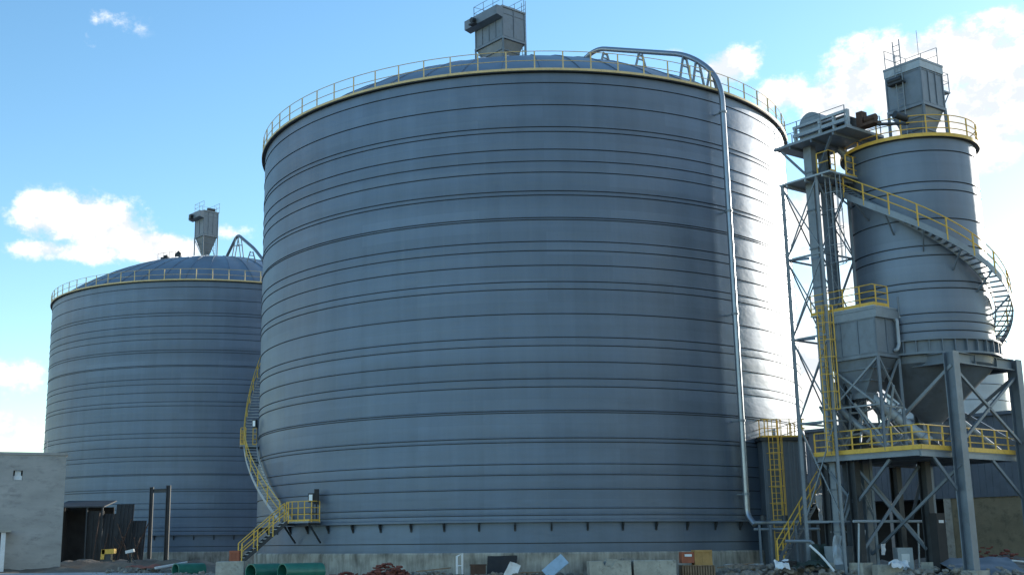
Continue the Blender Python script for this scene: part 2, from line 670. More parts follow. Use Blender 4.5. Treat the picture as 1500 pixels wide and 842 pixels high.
def guardrail(parent, pts, h=1.1, r=.024, mat='yellow', spacing=1.4, toe=.12, mids=(.55,), closed=False, toe_mat=None, pr=None):
    """rails and toe board as one part 'guardrail', each post a sub-part"""
    pts = [Vector(p) for p in pts]
    loop = pts + [pts[0]] if closed else pts
    mb = MB()
    up = Vector((0, 0, 1))
    for z in (h,) + tuple(mids):
        mb.tube([p + up * z for p in loop], r, 6)
    if toe:
        for p, q in zip(loop[:-1], loop[1:]):
            mb.beam(p + up * toe / 2, q + up * toe / 2, .02, toe)
    g = mb.build('guardrail', mat, parent)
    # posts at even spacing
    seg = [(q - p).length for p, q in zip(loop[:-1], loop[1:])]
    tot = sum(seg)
    n = max(1, round(tot / spacing))
    pr = pr or r
    for k in range(n if closed else n + 1):
        s = tot * k / n
        i = 0
        while i < len(seg) - 1 and s > seg[i]:
            s -= seg[i]
            i += 1
        p = loop[i].lerp(loop[i + 1], min(1, s / max(seg[i], 1e-6)))
        MB().beam(p - up * .05, p + up * (h - r * .5), pr * 2.2, pr * 2.2).build('post', mat, g)
    return g


def arc(c, r, z, a0, a1, n):
    return [Vector((c[0] + r * math.cos(a0 + (a1 - a0) * i / n), c[1] + r * math.sin(a0 + (a1 - a0) * i / n), z)) for i in range(n + 1)]


def helix(c, r, a0, z0, a1, z1, n):
    return [Vector((c[0] + r * math.cos(a0 + (a1 - a0) * i / n), c[1] + r * math.sin(a0 + (a1 - a0) * i / n), z0 + (z1 - z0) * i / n)) for i in range(n + 1)]


def flight(parent, inn, out, ntread, mat_str='blue', mat_tr='blue', rails=('out',), td=.24, sh=.26, post_every=5, rail_mat='yellow'):
    """stair flight between two edge polylines (top to bottom): stringers, single treads, handrails with posts"""
    up = Vector((0, 0, 1))

    def strip(path):
        mb = MB()
        d = [(path[min(i + 1, len(path) - 1)] - path[max(i - 1, 0)]).normalized() for i in range(len(path))]
        vs, fs = [], []
        for p, q in zip(path, d):
            s = Vector((q.y, -q.x, 0)).normalized() * .022
            for k in (s - up * sh / 2, s + up * sh / 2, -s + up * sh / 2, -s - up * sh / 2):
                vs.append(p + k)
        for i in range(len(path) - 1):
            for k in range(4):
                fs.append((i * 4 + k, i * 4 + (k + 1) % 4, i * 4 + 4 + (k + 1) % 4, i * 4 + 4 + k))
        fs += [(3, 2, 1, 0), tuple(range(len(vs) - 4, len(vs)))]
        return mb.add(vs, fs)
    strip(inn).build('stringer', mat_str, parent)
    strip(out).build('stringer', mat_str, parent)

    def samp(path, t):
        x = t * (len(path) - 1)
        i = min(int(x), len(path) - 2)
        return path[i].lerp(path[i + 1], x - i)
    for k in range(ntread):
        t = (k + .5) / ntread
        p, q = samp(inn, t), samp(out, t)
        e = .5 / ntread
        dirv = samp(out, min(1, t + e)) - samp(out, max(0, t - e))
        dirv.z = 0
        dirv.normalize()
        MB().box((p + q) / 2, (q - p) * .49, dirv * td / 2, up * .022).build('tread', mat_tr, parent)
    for side in rails:
        path = out if side == 'out' else inn
        mb = MB()
        for z in (1.05, .58):
            mb.tube([p + up * z for p in path], .03, 6)
        hr = mb.build('handrail', rail_mat, parent)
        np_ = max(2, round(ntread / post_every))
        for k in range(np_ + 1):
            p = samp(path, k / np_)
            MB().beam(p - up * .1, p + up * 1.05, .065, .065).build('post', rail_mat, hr)


def ladder(parent, p, q, out, wdt=.45, step=.3, mat='yellow', cage=False):
    """stiles, rungs, optional hoops; 'out' points away from the wall"""
    p, q, out = Vector(p), Vector(q), Vector(out).normalized()
    d = (q - p).normalized()
    s = d.cross(out).normalized()
    for k in (-1, 1):
        MB().beam(p + s * k * wdt / 2, q + s * k * wdt / 2, .045, .045).build('stile', mat, parent)
    L_ = (q - p).length
    n = int(L_ / step)
    for i in range(1, n):
        c = p + d * i * L_ / n
        MB().tube([c - s * wdt / 2, c + s * wdt / 2], .018, 6).build('rung', mat, parent)
    if cage:
        mb = MB()
        nh = max(2, int((L_ - 2.2) / .8))
        for i in range(nh + 1):
            c = p + d * (2.2 + (L_ - 2.2) * i / nh)
            mb.tube([c + s * wdt * .75 * math.cos(a) + out * .75 * math.sin(a) for a in [math.pi * k / 10 for k in range(11)]], .022, 5)
        for a in (.15, .32, .5, .68, .85):
            a *= math.pi
            o_ = s * wdt * .75 * math.cos(a) + out * .75 * math.sin(a)
            mb.beam(p + d * 2.2 + o_, q + o_, .03, .03)
        mb.build('safety_cage', mat, parent)


# ------------------------------------------------------------------ the two great silos
BC = Vector((5.87, 81.6, 0))
LC = Vector((-25.5, 135.0, 0))
SR = 18.0
RINGS = [27.0, 25.69, 24.39, 24.11, 23.08, 22.39, 21.75, 20.67, 20.43, 19.15, 19.03, 17.8, 17.28, 16.46, 15.55, 15.14, 13.78, 12.49,
         12.04, 11.15, 10.26, 9.82, 8.56, 8.45, 7.11, 6.89, 5.75, 5.19, 4.44, 3.46, 3.11]
RIM_Z = 27.7


def ring_profile(rad, zlo, zhi, rings, rib=.035, hgt=.05, gap=.045, bulge=.006):
    """sheet bands slightly bellied between folded seams; a dark recess lies under each seam"""
    prof = []
    zs = sorted(rings)
    z = zlo
    for k, rz in enumerate(zs + [zhi]):
        top = rz - (gap + .0 if k < len(zs) else 0)
        if top - z > .2:
            nb = 5
            for i in range(nb + 1):
                t = i / nb
                prof.append((rad + bulge * math.sin(math.pi * t), z + (top - z) * t, 0))
        else:
            prof += [(rad, z, 0), (rad, top, 0)]
        if k < len(zs):
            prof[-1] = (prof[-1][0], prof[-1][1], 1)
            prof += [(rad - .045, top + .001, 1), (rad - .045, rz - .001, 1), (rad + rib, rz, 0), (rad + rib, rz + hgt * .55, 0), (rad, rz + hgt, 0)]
            z = rz + hgt
            prof.pop()
    return prof


def make_silo():
    s = thing('steel_silo', 'huge nearest blue grey ribbed steel silo filling the middle of the view', 'silo', BC, 'large domed steel silos')
    mb = MB()
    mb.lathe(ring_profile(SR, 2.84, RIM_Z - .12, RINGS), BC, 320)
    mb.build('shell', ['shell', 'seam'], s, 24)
    mb = MB()
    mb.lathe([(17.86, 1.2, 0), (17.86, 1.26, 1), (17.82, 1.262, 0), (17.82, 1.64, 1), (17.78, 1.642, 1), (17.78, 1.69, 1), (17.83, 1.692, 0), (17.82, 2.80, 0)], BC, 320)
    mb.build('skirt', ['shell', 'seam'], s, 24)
    mb = MB()
    mb.lathe([(17.8, 2.742), (18.09, 2.742), (18.09, 2.86), (17.96, 2.90)], BC, 320)
    mb.build('skirt_flange', 'shell', s, 24)
    mb = MB()
    mb.lathe([(17.3, 0 - .3), (18.12, -.3), (18.12, 1.12), (18.06, 1.2), (17.3, 1.2)], BC, 256)
    mb.build('foundation', 'conc', s, 30)
    # domed roof
    rise, base = 6.0, RIM_Z
    Rs = (SR * SR + rise * rise) / (2 * rise)
    zc = base + rise - Rs

    def dz(r):
        return zc + math.sqrt(Rs * Rs - r * r)
    mb = MB()
    mb.lathe([(r, dz(r)) for r in [17.85 - 17.75 * i / 24 for i in range(25)]], BC, 144)
    for k in range(48):
        a = 2 * math.pi * k / 48
        path = [BC + Vector((r * math.cos(a), r * math.sin(a), dz(r) + .03)) for r in [17.8 - 15.8 * i / 10 for i in range(11)]]
        for p, q in zip(path[:-1], path[1:]):
            mb.beam(p, q, .06, .07)
    mb.build('roof', 'roof', s, 20)
    mb = MB()
    mb.lathe([(2.1, dz(2.1) - .1), (2.1, dz(2.1) + .25), (.02, dz(0) + .35)], BC, 48)
    mb.build('roof_cap', 'roof', s, 30)
    # rim walkway, its yellow edge and railing
    mb = MB()
    mb.lathe([(17.7, RIM_Z - .10), (18.22, RIM_Z - .10), (18.22, RIM_Z - .0), (17.7, RIM_Z - .0)], BC, 160, True)
    mb.build('walkway', 'dark', s, 30)
    mb = MB()
    mb.lathe([(18.222, RIM_Z - .05), (18.25, RIM_Z - .05), (18.25, RIM_Z + .085), (18.222, RIM_Z + .085)], BC, 160, True)
    mb.build('toe_board', 'cream', s, 30)
    guardrail(s, arc(BC, 18.16, RIM_Z, 0, 2 * math.pi, 144)[:-1], 1.12, .022, 'cream', 1.6, 0, (.56,), True, pr=.034)
    # brackets under the skirt flange, on the side that shows
    for k in range(30):
        a = R_(-182 + k * 6.1)
        d = Vector((math.cos(a), math.sin(a), 0))
        t = Vector((-d.y, d.x, 0))
        up = Vector((0, 0, 1))
        mb = MB()
        mb.prism([BC + d * 17.835 + up * 2.735, BC + d * 18.06 + up * 2.735, BC + d * 18.04 + up * 2.62, BC + d * 17.835 + up * 2.28], t * .06)
        mb.box(BC + d * 17.86 + t * .03 + up * 2.46, d * .02, t * .055, up * .16)
        mb.build('bracket', 'dark', s)
    return s, dz


big, dome_z = make_silo()
left = copy_tree(big)
left.location = LC
left['label'] = 'farther ribbed steel silo with domed roof, behind the grey concrete building'

# ------------------------------------------------------------------ bag filters


def panel_box(parent, c, ux, uy, hx, hy, z0, z1, nx, ny, mat='pale', name='casing'):
    """casing with raised seams on all faces; bottom at z0"""
    mb = MB()
    up = Vector((0, 0, 1))
    c = Vector(c)
    mid = c + up * ((z0 + z1) / 2 - c.z)
    mb.box(mid, ux * hx, uy * hy, up * (z1 - z0) / 2)
    b = mb.build(name, mat, parent)
    mb = MB()
    for n_, (a, ha), (d, hd) in ((nx, (ux, hx), (uy, hy)), (ny, (uy, hy), (ux, hx))):
        for k in range(n_ + 1):
            t = -1 + 2 * k / n_
            for sg in (-1, 1):
                mb.box(mid + a * ha * t * .985 + d * (hd + .022) * sg, a * .035, d * .022, up * (z1 - z0) / 2 * .996)
        for sg in (-1, 1):
            for zz in (z0 + .06, z0 + (z1 - z0) * .80):
                mb.box(Vector((mid.x, mid.y, zz)) + d * (hd + .014) * sg, a * ha * .97, d * .014, up * .03)
    mb.build('casing_seams', 'blue', b)
    return b


def bag_filter(name, label, c, ang, hx, hy, base, zleg, ztop, group, hop='short', header=True, mat='pale', nx=3, ny=2, rail_mat='grey'):
    """c: plan centre, base: what the legs stand on, zleg: casing bottom"""
    ux = Vector((math.cos(ang), math.sin(ang), 0))
    uy = Vector((-math.sin(ang), math.cos(ang), 0))
    up = Vector((0, 0, 1))
    c = Vector((c[0], c[1], base))
    t = thing(name, label, 'dust collector', c, group)

    def P(x, y, z):
        return Vector((c.x, c.y, 0)) + ux * x + uy * y + up * z
    panel_box(t, c, ux, uy, hx, hy, zleg, ztop - .12, nx, ny, mat)
    mb = MB()
    mb.box(P(0, 0, ztop - .06), ux * (hx + .08), uy * (hy + .08), up * .06)
    mb.build('top_plate', 'grey', t)
    # frame under the casing
    mb = MB()
    for sx, sy in ((-1, 0), (1, 0), (0, -1), (0, 1)):
        if sx:
            mb.beam(P(sx * hx, -hy - .06, zleg - .08), P(sx * hx, hy + .06, zleg - .08), .12, .16)
        else:
            mb.beam(P(-hx + .06, sy * hy, zleg - .08), P(hx - .06, sy * hy, zleg - .08), .12, .15)
    mb.build('base_frame', mat, t)
    zt = zleg - .165
    zb = base + .25 if hop == 'long' else zleg - .165 - (zleg - base) * (.34 if base < 10 else .72)
    e = .18 if hop == 'long' else .42
    mb = MB()
    mb.frustum([P(-e, -e, zb), P(e, -e, zb), P(e, e, zb), P(-e, e, zb)],
               [P(-hx + .07, -hy + .07, zt), P(hx - .07, -hy + .07, zt), P(hx - .07, hy - .07, zt), P(-hx + .07, hy - .07, zt)])
    mb.box(P(0, 0, zb - .15), ux * (e + .05), uy * (e + .05), up * .145)
    h = mb.build('hopper', mat, t)
    mb = MB()
    for q in (.35, .7):
        xx, yy, zz = (hx - .07) * q + e * (1 - q), (hy - .07) * q + e * (1 - q), zt * q + zb * (1 - q)
        for sg in (-1, 1):
            mb.beam(P(-xx, sg * (yy + .03), zz), P(xx, sg * (yy + .03), zz), .06, .07)
            mb.beam(P(sg * (xx + .03), -yy, zz), P(sg * (xx + .03), yy, zz), .06, .07)
    mb.build('hopper_ribs', 'blue', h)
    for sx in (-1, 1):
        for sy in (-1, 1):
            MB().beam(P(sx * hx, sy * hy, base - .9 if base > 26 else base), P(sx * hx, sy * hy, zleg - .165), .13, .13).build('leg', 'blue', t)
    mb = MB()
    for sx in (-1, 1):
        mb.beam(P(sx * hx, -hy, base + .1), P(sx * hx, hy, zleg - .3), .05, .05)
    mb.build('leg_brace', 'blue', t)
    if header:
        # clean-air header hung along one long side under the roof plate
        mb = MB()
        prof = [P(-hx - .05, -hy - .1, ztop - .14), P(-hx - .62, -hy - .1, ztop - .14), P(-hx - .62, -hy - .1, ztop - .82), P(-hx - .05, -hy - .1, ztop - .95)]
        mb.prism(prof, uy * (2 * hy + .6))
        mb.build('air_header', mat, t)
        mb = MB()
        mb.tube([P(-hx - .64, hy * .55, ztop - .52), P(-hx - .95, hy * .55, ztop - .52)], .2, 14)
        mb.box(P(-hx - .8, hy * .55, ztop - .82), ux * .2, uy * .26, up * .05)
        mb.build('fan_motor', 'dark', t, 40)
        mb = MB()
        mb.tube([P(-.2, -hy * .5, ztop + .28), P(.7, -hy * .5, ztop + .32)], .2, 12)
        mb.box(P(.2, -hy * .5, ztop + .08), ux * .5, uy * .28, up * .075)
        mb.tube([P(.6, -hy * .2, ztop), P(.6, -hy * .2, ztop + .5)], .15, 10)
        mb.build('pulse_valve_bank', 'dark', t, 40)
    return t, P, ux, uy, up


FG = 'dust collectors on the silos'
ang = R_(38)
bc = BC + Vector((-1.35, -.9, 0))
t, P, ux, uy, up = bag_filter('dust_collector', 'grey bag filter housing standing on top of the nearest silo dome', bc, ang, 1.05, 1.5, dome_z(2.0), dome_z(2.0) + 3.0, dome_z(2.0) + 5.3, FG, mat='filter', nx=2, ny=4)
zt = dome_z(2.0) + 5.3
guardrail(t, [P(-1.0, 1.7, zt), P(-1.0, -1.5, zt)], 1.05, .018, 'grey', 1.0, 0)
guardrail(t, [P(1.0, -1.5, zt), P(1.0, 1.5, zt), P(-1.0, 1.7, zt)], 1.05, .018, 'grey', 1.0, 0)
ladder(t, P(1.42, -1.0, dome_z(2.0) - .4), P(1.42, -1.0, zt + 1.15), ux, .42, .3, 'grey')

lc = LC + Vector((-1.35, -1.1, 0))
t, P, ux, uy, up = bag_filter('dust_collector', 'grey bag filter with pointed hopper on the farther silo dome', lc, R_(40), .92, 1.0, dome_z(2.0), dome_z(2.0) + 2.9, dome_z(2.0) + 5.75, FG, 'long', mat='filter')
zt = dome_z(2.0) + 5.75
guardrail(t, [P(1.0, -1.1, zt), P(1.0, 1.1, zt), P(-1.0, 1.1, zt), P(-1.0, -1.1, zt)], 1.05, .018, 'grey', 1.1, 0)
ladder(t, P(1.3, .3, dome_z(2.0) - .3), P(1.3, .3, zt + 1.0), ux, .42, .3, 'grey')

# drive unit on the farther dome
p = LC + Vector((-5.2, -2.0, 0))
rr = 5.6
t = thing('conveyor_drive', 'small dark conveyor drive unit with motors on the farther silo dome', 'machine', (p.x, p.y, dome_z(rr) - .1))
z0 = dome_z(rr) - .1
mb = MB()
mb.beam((p.x - 1.2, p.y, z0 + .12), (p.x + 1.2, p.y, z0 + .32), .7, .2)
for k in (-1, 0, 1):
    mb.beam((p.x + k, p.y, z0 - .4), (p.x + k, p.y, z0 + .2), .1, .1)
mb.build('base_frame', 'dark', t)
mb = MB()
mb.tube([(p.x - 1.0, p.y - .1, z0 + .55), (p.x - .1, p.y - .1, z0 + .6)], .3, 14)
mb.box((p.x - .5, p.y - .1, z0 + .95), (.22, 0, .05), (0, .2, 0), (0, 0, .1))
mb.build('motor', 'dark', t, 40)
mb = MB()
mb.box((p.x + .9, p.y, z0 + .75), (.32, 0, 0), (0, .3, 0), (0, 0, .4))
mb.tube([(p.x + .7, p.y, z0 + 1.1), (p.x + 1.1, p.y, z0 + 1.45)], .24, 12)
mb.build('gearbox', 'dark', t, 40)
mb = MB()
mb.tube([(p.x - .2, p.y, z0 + .5), (p.x + .62, p.y, z0 + .62)], .09, 8)
for k in range(5):
    x = p.x - 1.3 + k * .65
    mb.beam((x, p.y - .4, z0 + .1), (x, p.y - .4, z0 + 1.25 + .08 * k), .03, .03)
mb.tube([(p.x - 1.3, p.y - .4, z0 + 1.2), (p.x + 1.3, p.y - .4, z0 + 1.52)], .018, 6)
mb.build('drive_shaft', 'dark', t)

# ------------------------------------------------------------------ feed pipes over the roofs


def smooth_path(pts, rad, n=6):
    """fillet a polyline"""
    pts = [Vector(p) for p in pts]
    out = [pts[0]]
    for a, b, c in zip(pts[:-2], pts[1:-1], pts[2:]):
        r1 = min(rad, (a - b).length * .48, (c - b).length * .48)
        p, q = b + (a - b).normalized() * r1, b + (c - b).normalized() * r1
        for i in range(n + 1):
            t_ = i / n
            out.append(p * (1 - t_) ** 2 + b * 2 * t_ * (1 - t_) + q * t_ * t_)
    out.append(pts[-1])
    return out


pa = R_(-54.6)
pd = Vector((math.cos(pa), math.sin(pa), 0))
ptg = Vector((-pd.y, pd.x, 0))


def PP(r, z):
    return BC + pd * r + Vector((0, 0, z))


t = thing('feed_pipe', 'long steel feed pipe climbing the nearest silo and running over its dome edge', 'pipe', PP(18.5, 2.2), 'steel feed pipes on the silos')
low = at(1106, 768, 66.0)
main = smooth_path([low, PP(18.62, 3.05), PP(18.62, 28.3), PP(16.4, 30.55), PP(8.2, 33.9), PP(6.4, 33.4)], 1.5, 8)
MB().tube(main, .165, 16).build('pipe', 'pipe', t, 50)
mb = MB()
for z in (26.2, 20.2, 14.2, 8.2, 4.2):
    mb.lathe([(.17, z - .06), (.215, z - .06), (.215, z + .06), (.17, z + .06)], PP(18.62, 0), 16, True)
    mb.beam(PP(18.0, z), PP(18.42, z), .08, .08)
    mb.build('pipe_clamp', 'grey', t)
    mb = MB()


def trestle(r, z):
    mb = MB()
    zb = dome_z(min(r, 17.7)) if r < 17.8 else RIM_Z
    for k in (-1, 1):
        mb.beam(PP(r, zb - .1) + ptg * .5 * k, PP(r, z - .1) + ptg * .14 * k, .11, .11)
    mb.beam(PP(r, (zb * .45 + z * .55)) - ptg * .32, PP(r, (zb * .45 + z * .55)) + ptg * .32, .08, .08)
    mb.beam(PP(r, z - .2) - ptg * .2, PP(r, z - .2) + ptg * .2, .1, .06)
    mb.build('trestle', 'grey', t)


for r, z in ((17.9, 28.95), (16.9, 30.0), (15.9, 30.65), (12.2, 32.2), (9.0, 33.4)):
    trestle(r, z)

la = R_(-62)
pd = Vector((math.cos(la), math.sin(la), 0))
ptg = Vector((-pd.y, pd.x, 0))


def PP(r, z):
    return LC + pd * r + Vector((0, 0, z))


t = thing('feed_pipe', 'bent feed pipe on the farther silo dome, next to the edge of the nearest silo', 'pipe', PP(9, dome_z(9)), 'steel feed pipes on the silos')
MB().tube(smooth_path([PP(2.6, dome_z(2.6) + .1), PP(6.6, dome_z(6.6) + 2.6), PP(12.4, dome_z(12.4) + 1.6), PP(18.6, 28.6), PP(18.6, 3)], 1.0, 5), .17, 12).build('pipe', 'blue', t, 50)
for r, z in ((6.4, dome_z(6.6) + 2.4), (7.4, dome_z(6.6) + 2.3), (11.5, dome_z(12.4) + 1.6)):
    trestle(r, z)

# ------------------------------------------------------------------ stair on the nearest silo
tz = Vector((0, 0, 1))
s = thing('silo_staircase', 'yellow railed staircase winding up the left flank of the nearest silo', 'staircase', BC + Vector((-14.5, -11.5, 0)))
RI, RO = 18.16, 18.98
zL2, zL1 = 8.0, 2.98
flight(s, helix(BC, RI, R_(-191), 14.2, R_(-172.6), zL2 + .1, 24), helix(BC, RO, R_(-191), 14.2, R_(-172.6), zL2 + .1, 24), 28, 'blue', 'pale', ('out',), .2, .24)
flight(s, helix(BC, RI, R_(-167.8), zL2, R_(-143.1), zL1 + .1, 20), helix(BC, RO, R_(-167.8), zL2, R_(-143.1), zL1 + .1, 20), 24, 'pale', 'pale', ('out',), .2, .24)


dq = lambda a, r, z: BC + Vector((math.cos(a) * r, math.sin(a) * r, z))


def landing(a0, a1, z, rail_pts):
    poly = arc(BC, RI, z - .1, a0, a1, 6) + list(reversed(arc(BC, RO + (.24 if z > 5 else .08), z - .1, a0, a1, 6)))
    l_ = MB().prism(poly, tz * .1).build('landing', 'grey', s)
    for a in (a0 + .01, a1 - .01):
        mb = MB()
        d = Vector((math.cos(a), math.sin(a), 0))
        mb.beam(BC + d * (RI - .15) + tz * (z - 1.2), BC + d * (RO - .1) + tz * (z - .12), .07, .09)
        mb.beam(BC + d * (RI - .15) + tz * (z - .16), BC + d * RO + tz * (z - .16), .08, .1)
        mb.build('landing_bracket', 'dark', l_)
    for rp in rail_pts:
        guardrail(s, rp, 1.1, .026, 'yellow', .62, .1, (.38, .74))


landing(R_(-173.4), R_(-167.2), zL2, [[dq(R_(-172.6), RO + .1, zL2)] + arc(BC, RO + .2, zL2, R_(-173.4), R_(-167.3), 3) + [dq(R_(-167.3), RO - .1, zL2)], [BC + Vector((math.cos(R_(-167.8)) * r_, math.sin(R_(-167.8)) * r_, zL2)) for r_ in (RI - .0, RI + .25)]])
a0, a1 = R_(-143.1), R_(-134.1)
dq = lambda a, r, z: BC + Vector((math.cos(a) * r, math.sin(a) * r, z))
landing(a0, a1, zL1, [[dq(R_(-140.6), RO + .05, zL1)] + arc(BC, RO + .05, zL1, R_(-139.5), a1, 5) + [dq(a1, RI + .1, zL1)]])
# straight lower flight, leaving the landing sideways towards the ground
f0 = dq(R_(-141.6), RO + .1, zL1)
run = Vector((-.93, -.36, 0)).normalized()
perp = Vector((run.y, -run.x, 0))
if perp.y > 0:
    perp = -perp
top_i, top_o = f0 + Vector((0.1, .05, 0)), f0 + perp * .95 + Vector((0.1, .05, 0))
dv = run * 2.6 - tz * (zL1 - .75)
nn = 8
flight(s, [top_i + dv * i / nn for i in range(nn + 1)], [top_o + dv * i / nn for i in range(nn + 1)], 13, 'dark', 'pale', ('out', 'in'), .24, .24, 4)
pf = top_i.lerp(top_o, .5) + dv + run * .3
mb = MB()
mb.box((pf.x, pf.y, .37), run * .5, perp * .7, tz * .37)
mb.build('footing', 'block', s)


def wall_lamp(p, d, label):
    t_ = thing('wall_lamp', label, 'lamp', p, 'lamps on the silo stair')
    tt = Vector((-d.y, d.x, 0))
    mb = MB()
    mb.beam(p, p + tz * 1.25, .05, .05)
    mb.beam(p + tz * 1.25, p + tz * 1.25 + d * .12, .05, .05)
    mb.build('bracket', 'dark', t_)
    mb = MB()
    mb.box(p + tz * 1.2 + d * .22, tt * .17, d * .08, tz * .26)
    mb.build('housing', 'dark', t_)
    mb = MB()
    mb.box(p + tz * 1.2 + d * .305, tt * .11, d * .004, tz * .18)
    mb.build('lamp_face', 'lamp', t_)


for a, z, lb in ((R_(-165.3), zL2, 'white faced lamp box beside the upper stair landing'), (R_(-136.1), zL1, 'white faced lamp box above the lower stair landing')):
    d = Vector((math.cos(a), math.sin(a), 0))
    wall_lamp(BC + d * (RI + .05) + tz * (z + .1), Vector((d.x * .6, d.y * .6 - .6, 0)).normalized(), lb)
p = dq(R_(-134.4), RI + .25, zL1)
mb = MB()
mb.box(p + tz * 1.35, Vector((.13, 0, 0)), Vector((0, .1, 0)), tz * .42)
mb.beam(p, p + tz * .95, .06, .06)
single(mb, 'control_box', 'black', 'tall black control box at the railing end of the lower stair landing', 'control box', p)

# ------------------------------------------------------------------ tower silo group on the right: own axes
TA = R_(35)
U = Vector((math.cos(TA), math.sin(TA), 0))
V = Vector((-math.sin(TA), math.cos(TA), 0))
K0 = Vector((22.71, 57.0, 0))


def Wl(a, b, z):
    return K0 + U * a + V * b + tz * z


TC = Vector((25.45, 62.0, 0))
TR = 3.3
TTOP = 21.95
t = thing('tower_silo', 'slim steel tower silo with cone bottom raised on a column frame', 'silo', (TC.x, TC.y, 7.4))
trings = [21.2, 19.55, 19.1, 17.6, 16.2, 15.7, 14.35, 14.0, 12.75, 12.3, 11.85]
mb = MB()
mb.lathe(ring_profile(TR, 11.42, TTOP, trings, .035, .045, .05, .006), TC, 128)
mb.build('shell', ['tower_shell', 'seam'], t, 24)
mb = MB()
mb.lathe([(3.18, 10.68), (3.55, 10.68), (3.55, 10.78), (3.36, 10.785), (3.36, 11.36), (3.55, 11.365), (3.55, 11.44), (3.2, 11.44)], TC, 96)
mb.build('ring_girder', 'blue', t, 24)
for k in range(36):
    a = 2 * math.pi * k / 36
    d = Vector((math.cos(a), math.sin(a), 0))
    MB().box(TC + d * 3.45 + tz * 11.075, d * .085, Vector((-d.y, d.x, 0)) * .02, tz * .285).build('stiffener', 'blue', t)
mb = MB()
mb.lathe([(3.25, 10.67), (3.2, 10.3), (.45, 7.55), (.35, 7.2), (.35, 6.7), (.02, 6.7)], TC, 96)
mb.build('cone', 'blue', t, 24)
mb = MB()
mb.lathe([(3.3, TTOP), (2.9, TTOP + .12), (.02, TTOP + .6)], TC, 64)
mb.build('roof', 'roof', t, 24)
mb = MB()
mb.lathe([(3.2, TTOP - .08), (3.5, TTOP - .08), (3.5, TTOP + .02), (3.2, TTOP + .02)], TC, 96, True)
mb.build('walkway', 'dark', t, 24)
mb = MB()
mb.lathe([(3.502, TTOP - .06), (3.53, TTOP - .06), (3.53, TTOP + .12), (3.502, TTOP + .12)], TC, 96, True)
mb.build('toe_board', 'yellow', t, 24)
guardrail(t, arc(TC, 3.46, TTOP, R_(-178), R_(170), 60), 1.1, .026, 'yellow', 1.25, 0, (.4, .75))

t, P, ux, uy, up = bag_filter('dust_collector', 'grey bag filter with ladder standing on the slim tower silo', TC + Vector((.55, -.3, 0)), TA, 1.0, 1.05, TTOP + .1, TTOP + 2.5, TTOP + 4.95, FG, 'short', False, 'filter')
mb = MB()
mb.box(P(0, 0, TTOP + 4.68), ux * 1.06, uy * 1.11, up * .25)
mb.build('header_band', 'pale', t)
zt = TTOP + 5.06
guardrail(t, [P(1.0, -.9, zt), P(1.0, 1.0, zt), P(-1.0, 1.0, zt)], 1.0, .016, 'grey', 1.0, 0)
mb = MB()
mb.prism([P(1.09, -.9, TTOP + 3.3+.3), P(1.95, -.9, TTOP + 3.3+.3), P(1.95, .9, TTOP + 3.3+.3), P(1.09, .9, TTOP + 3.3+.3)], tz * .08)
mb.beam(P(1.05, -.8, TTOP + 2.4), P(1.9, -.8, TTOP + 3.3+.28), .05, .05)
mb.build('side_platform', 'grey', t)
guardrail(t, [P(1.1, -.88, TTOP + 3.3+.38), P(1.93, -.88, TTOP + 3.3+.38), P(1.93, .88, TTOP + 3.3+.38)], 1.05, .018, 'grey', .8, 0)
ladder(t, P(-1.22, .1, TTOP + .2), P(-1.22, .1, TTOP + 6.3), -ux, .4, .3, 'grey')
mb = MB()
mb.tube([P(-1.3, -.1, TTOP + 3.3+.75), P(-1.3, .7, TTOP + 3.3+.75)], .14, 10)
mb.box(P(-1.2, .3, TTOP + 3.3+.58), ux * .2, uy * .45, up * .05)
mb.tube([P(-1.0, -1.05, TTOP + 5.1), P(-1.0, -1.05, TTOP + 6.5)], .014, 6)
mb.build('air_receiver', 'dark', t, 40)

# frame that carries the tower silo
A0, B0, FS = 2.41, -.47, 5.6
t = thing('support_frame', 'blue grey steel column frame carrying the slim tower silo', 'frame', Wl(A0 + FS / 2, B0 + FS / 2, 0))
cols = [(A0, B0), (A0 + FS, B0), (A0 + FS, B0 + FS), (A0, B0 + FS)]
for a, b in cols:
    c_ = MB().hbeam(Wl(a, b, .25), Wl(a, b, 10.66), .5, .55, V).build('column', 'blue', t)
    MB().box(Wl(a, b, .12), U * .55, V * .55, tz * .13).build('footing', 'block', c_)
for (a, b), (c, d) in zip(cols, cols[1:] + cols[:1]):
    p, q = Wl(a, b, 10.38), Wl(c, d, 10.38)
    e = (q - p).normalized()
    mb = MB().hbeam(p + e * .29, q - e * .29, .34, .56)
    side = Vector((e.y, -e.x, 0))
    for k in (.33, .67):
        mb.box(p.lerp(q, k), e * .02, side * .165, tz * .225)
    mb.build('girder', 'blue', t)
for (i, j, z0, z1) in ((0, 1, 6.2, 9.9), (1, 0, 6.2, 9.9), (2, 3, 6.2, 9.9), (3, 2, 6.2, 9.9), (1, 2, 6.2, 9.9), (2, 1, 6.2, 9.9)):
    p, q = Wl(*cols[i], z0), Wl(*cols[j], z1)
    e = (q - p).normalized()
    off = Vector((e.y, -e.x, 0)).normalized() * (.06 if i < j else -.06)
    MB().beam(p + e * .35 + off, q - e * .35 + off, .13, .13).build('brace', 'blue', t)
p, q = Wl(*cols[0], 10.0), Wl(A0 - .1, B0 + 3.3, 7.4)
MB().beam(p, q, .15, .15).build('brace', 'grey', t)
for (i, j) in ((3, 0), (2, 3)):
    p, q = Wl(*cols[i], .8), Wl(*cols[j], 5.2)
    MB().beam(p, q, .13, .13).build('brace', 'blue', t)

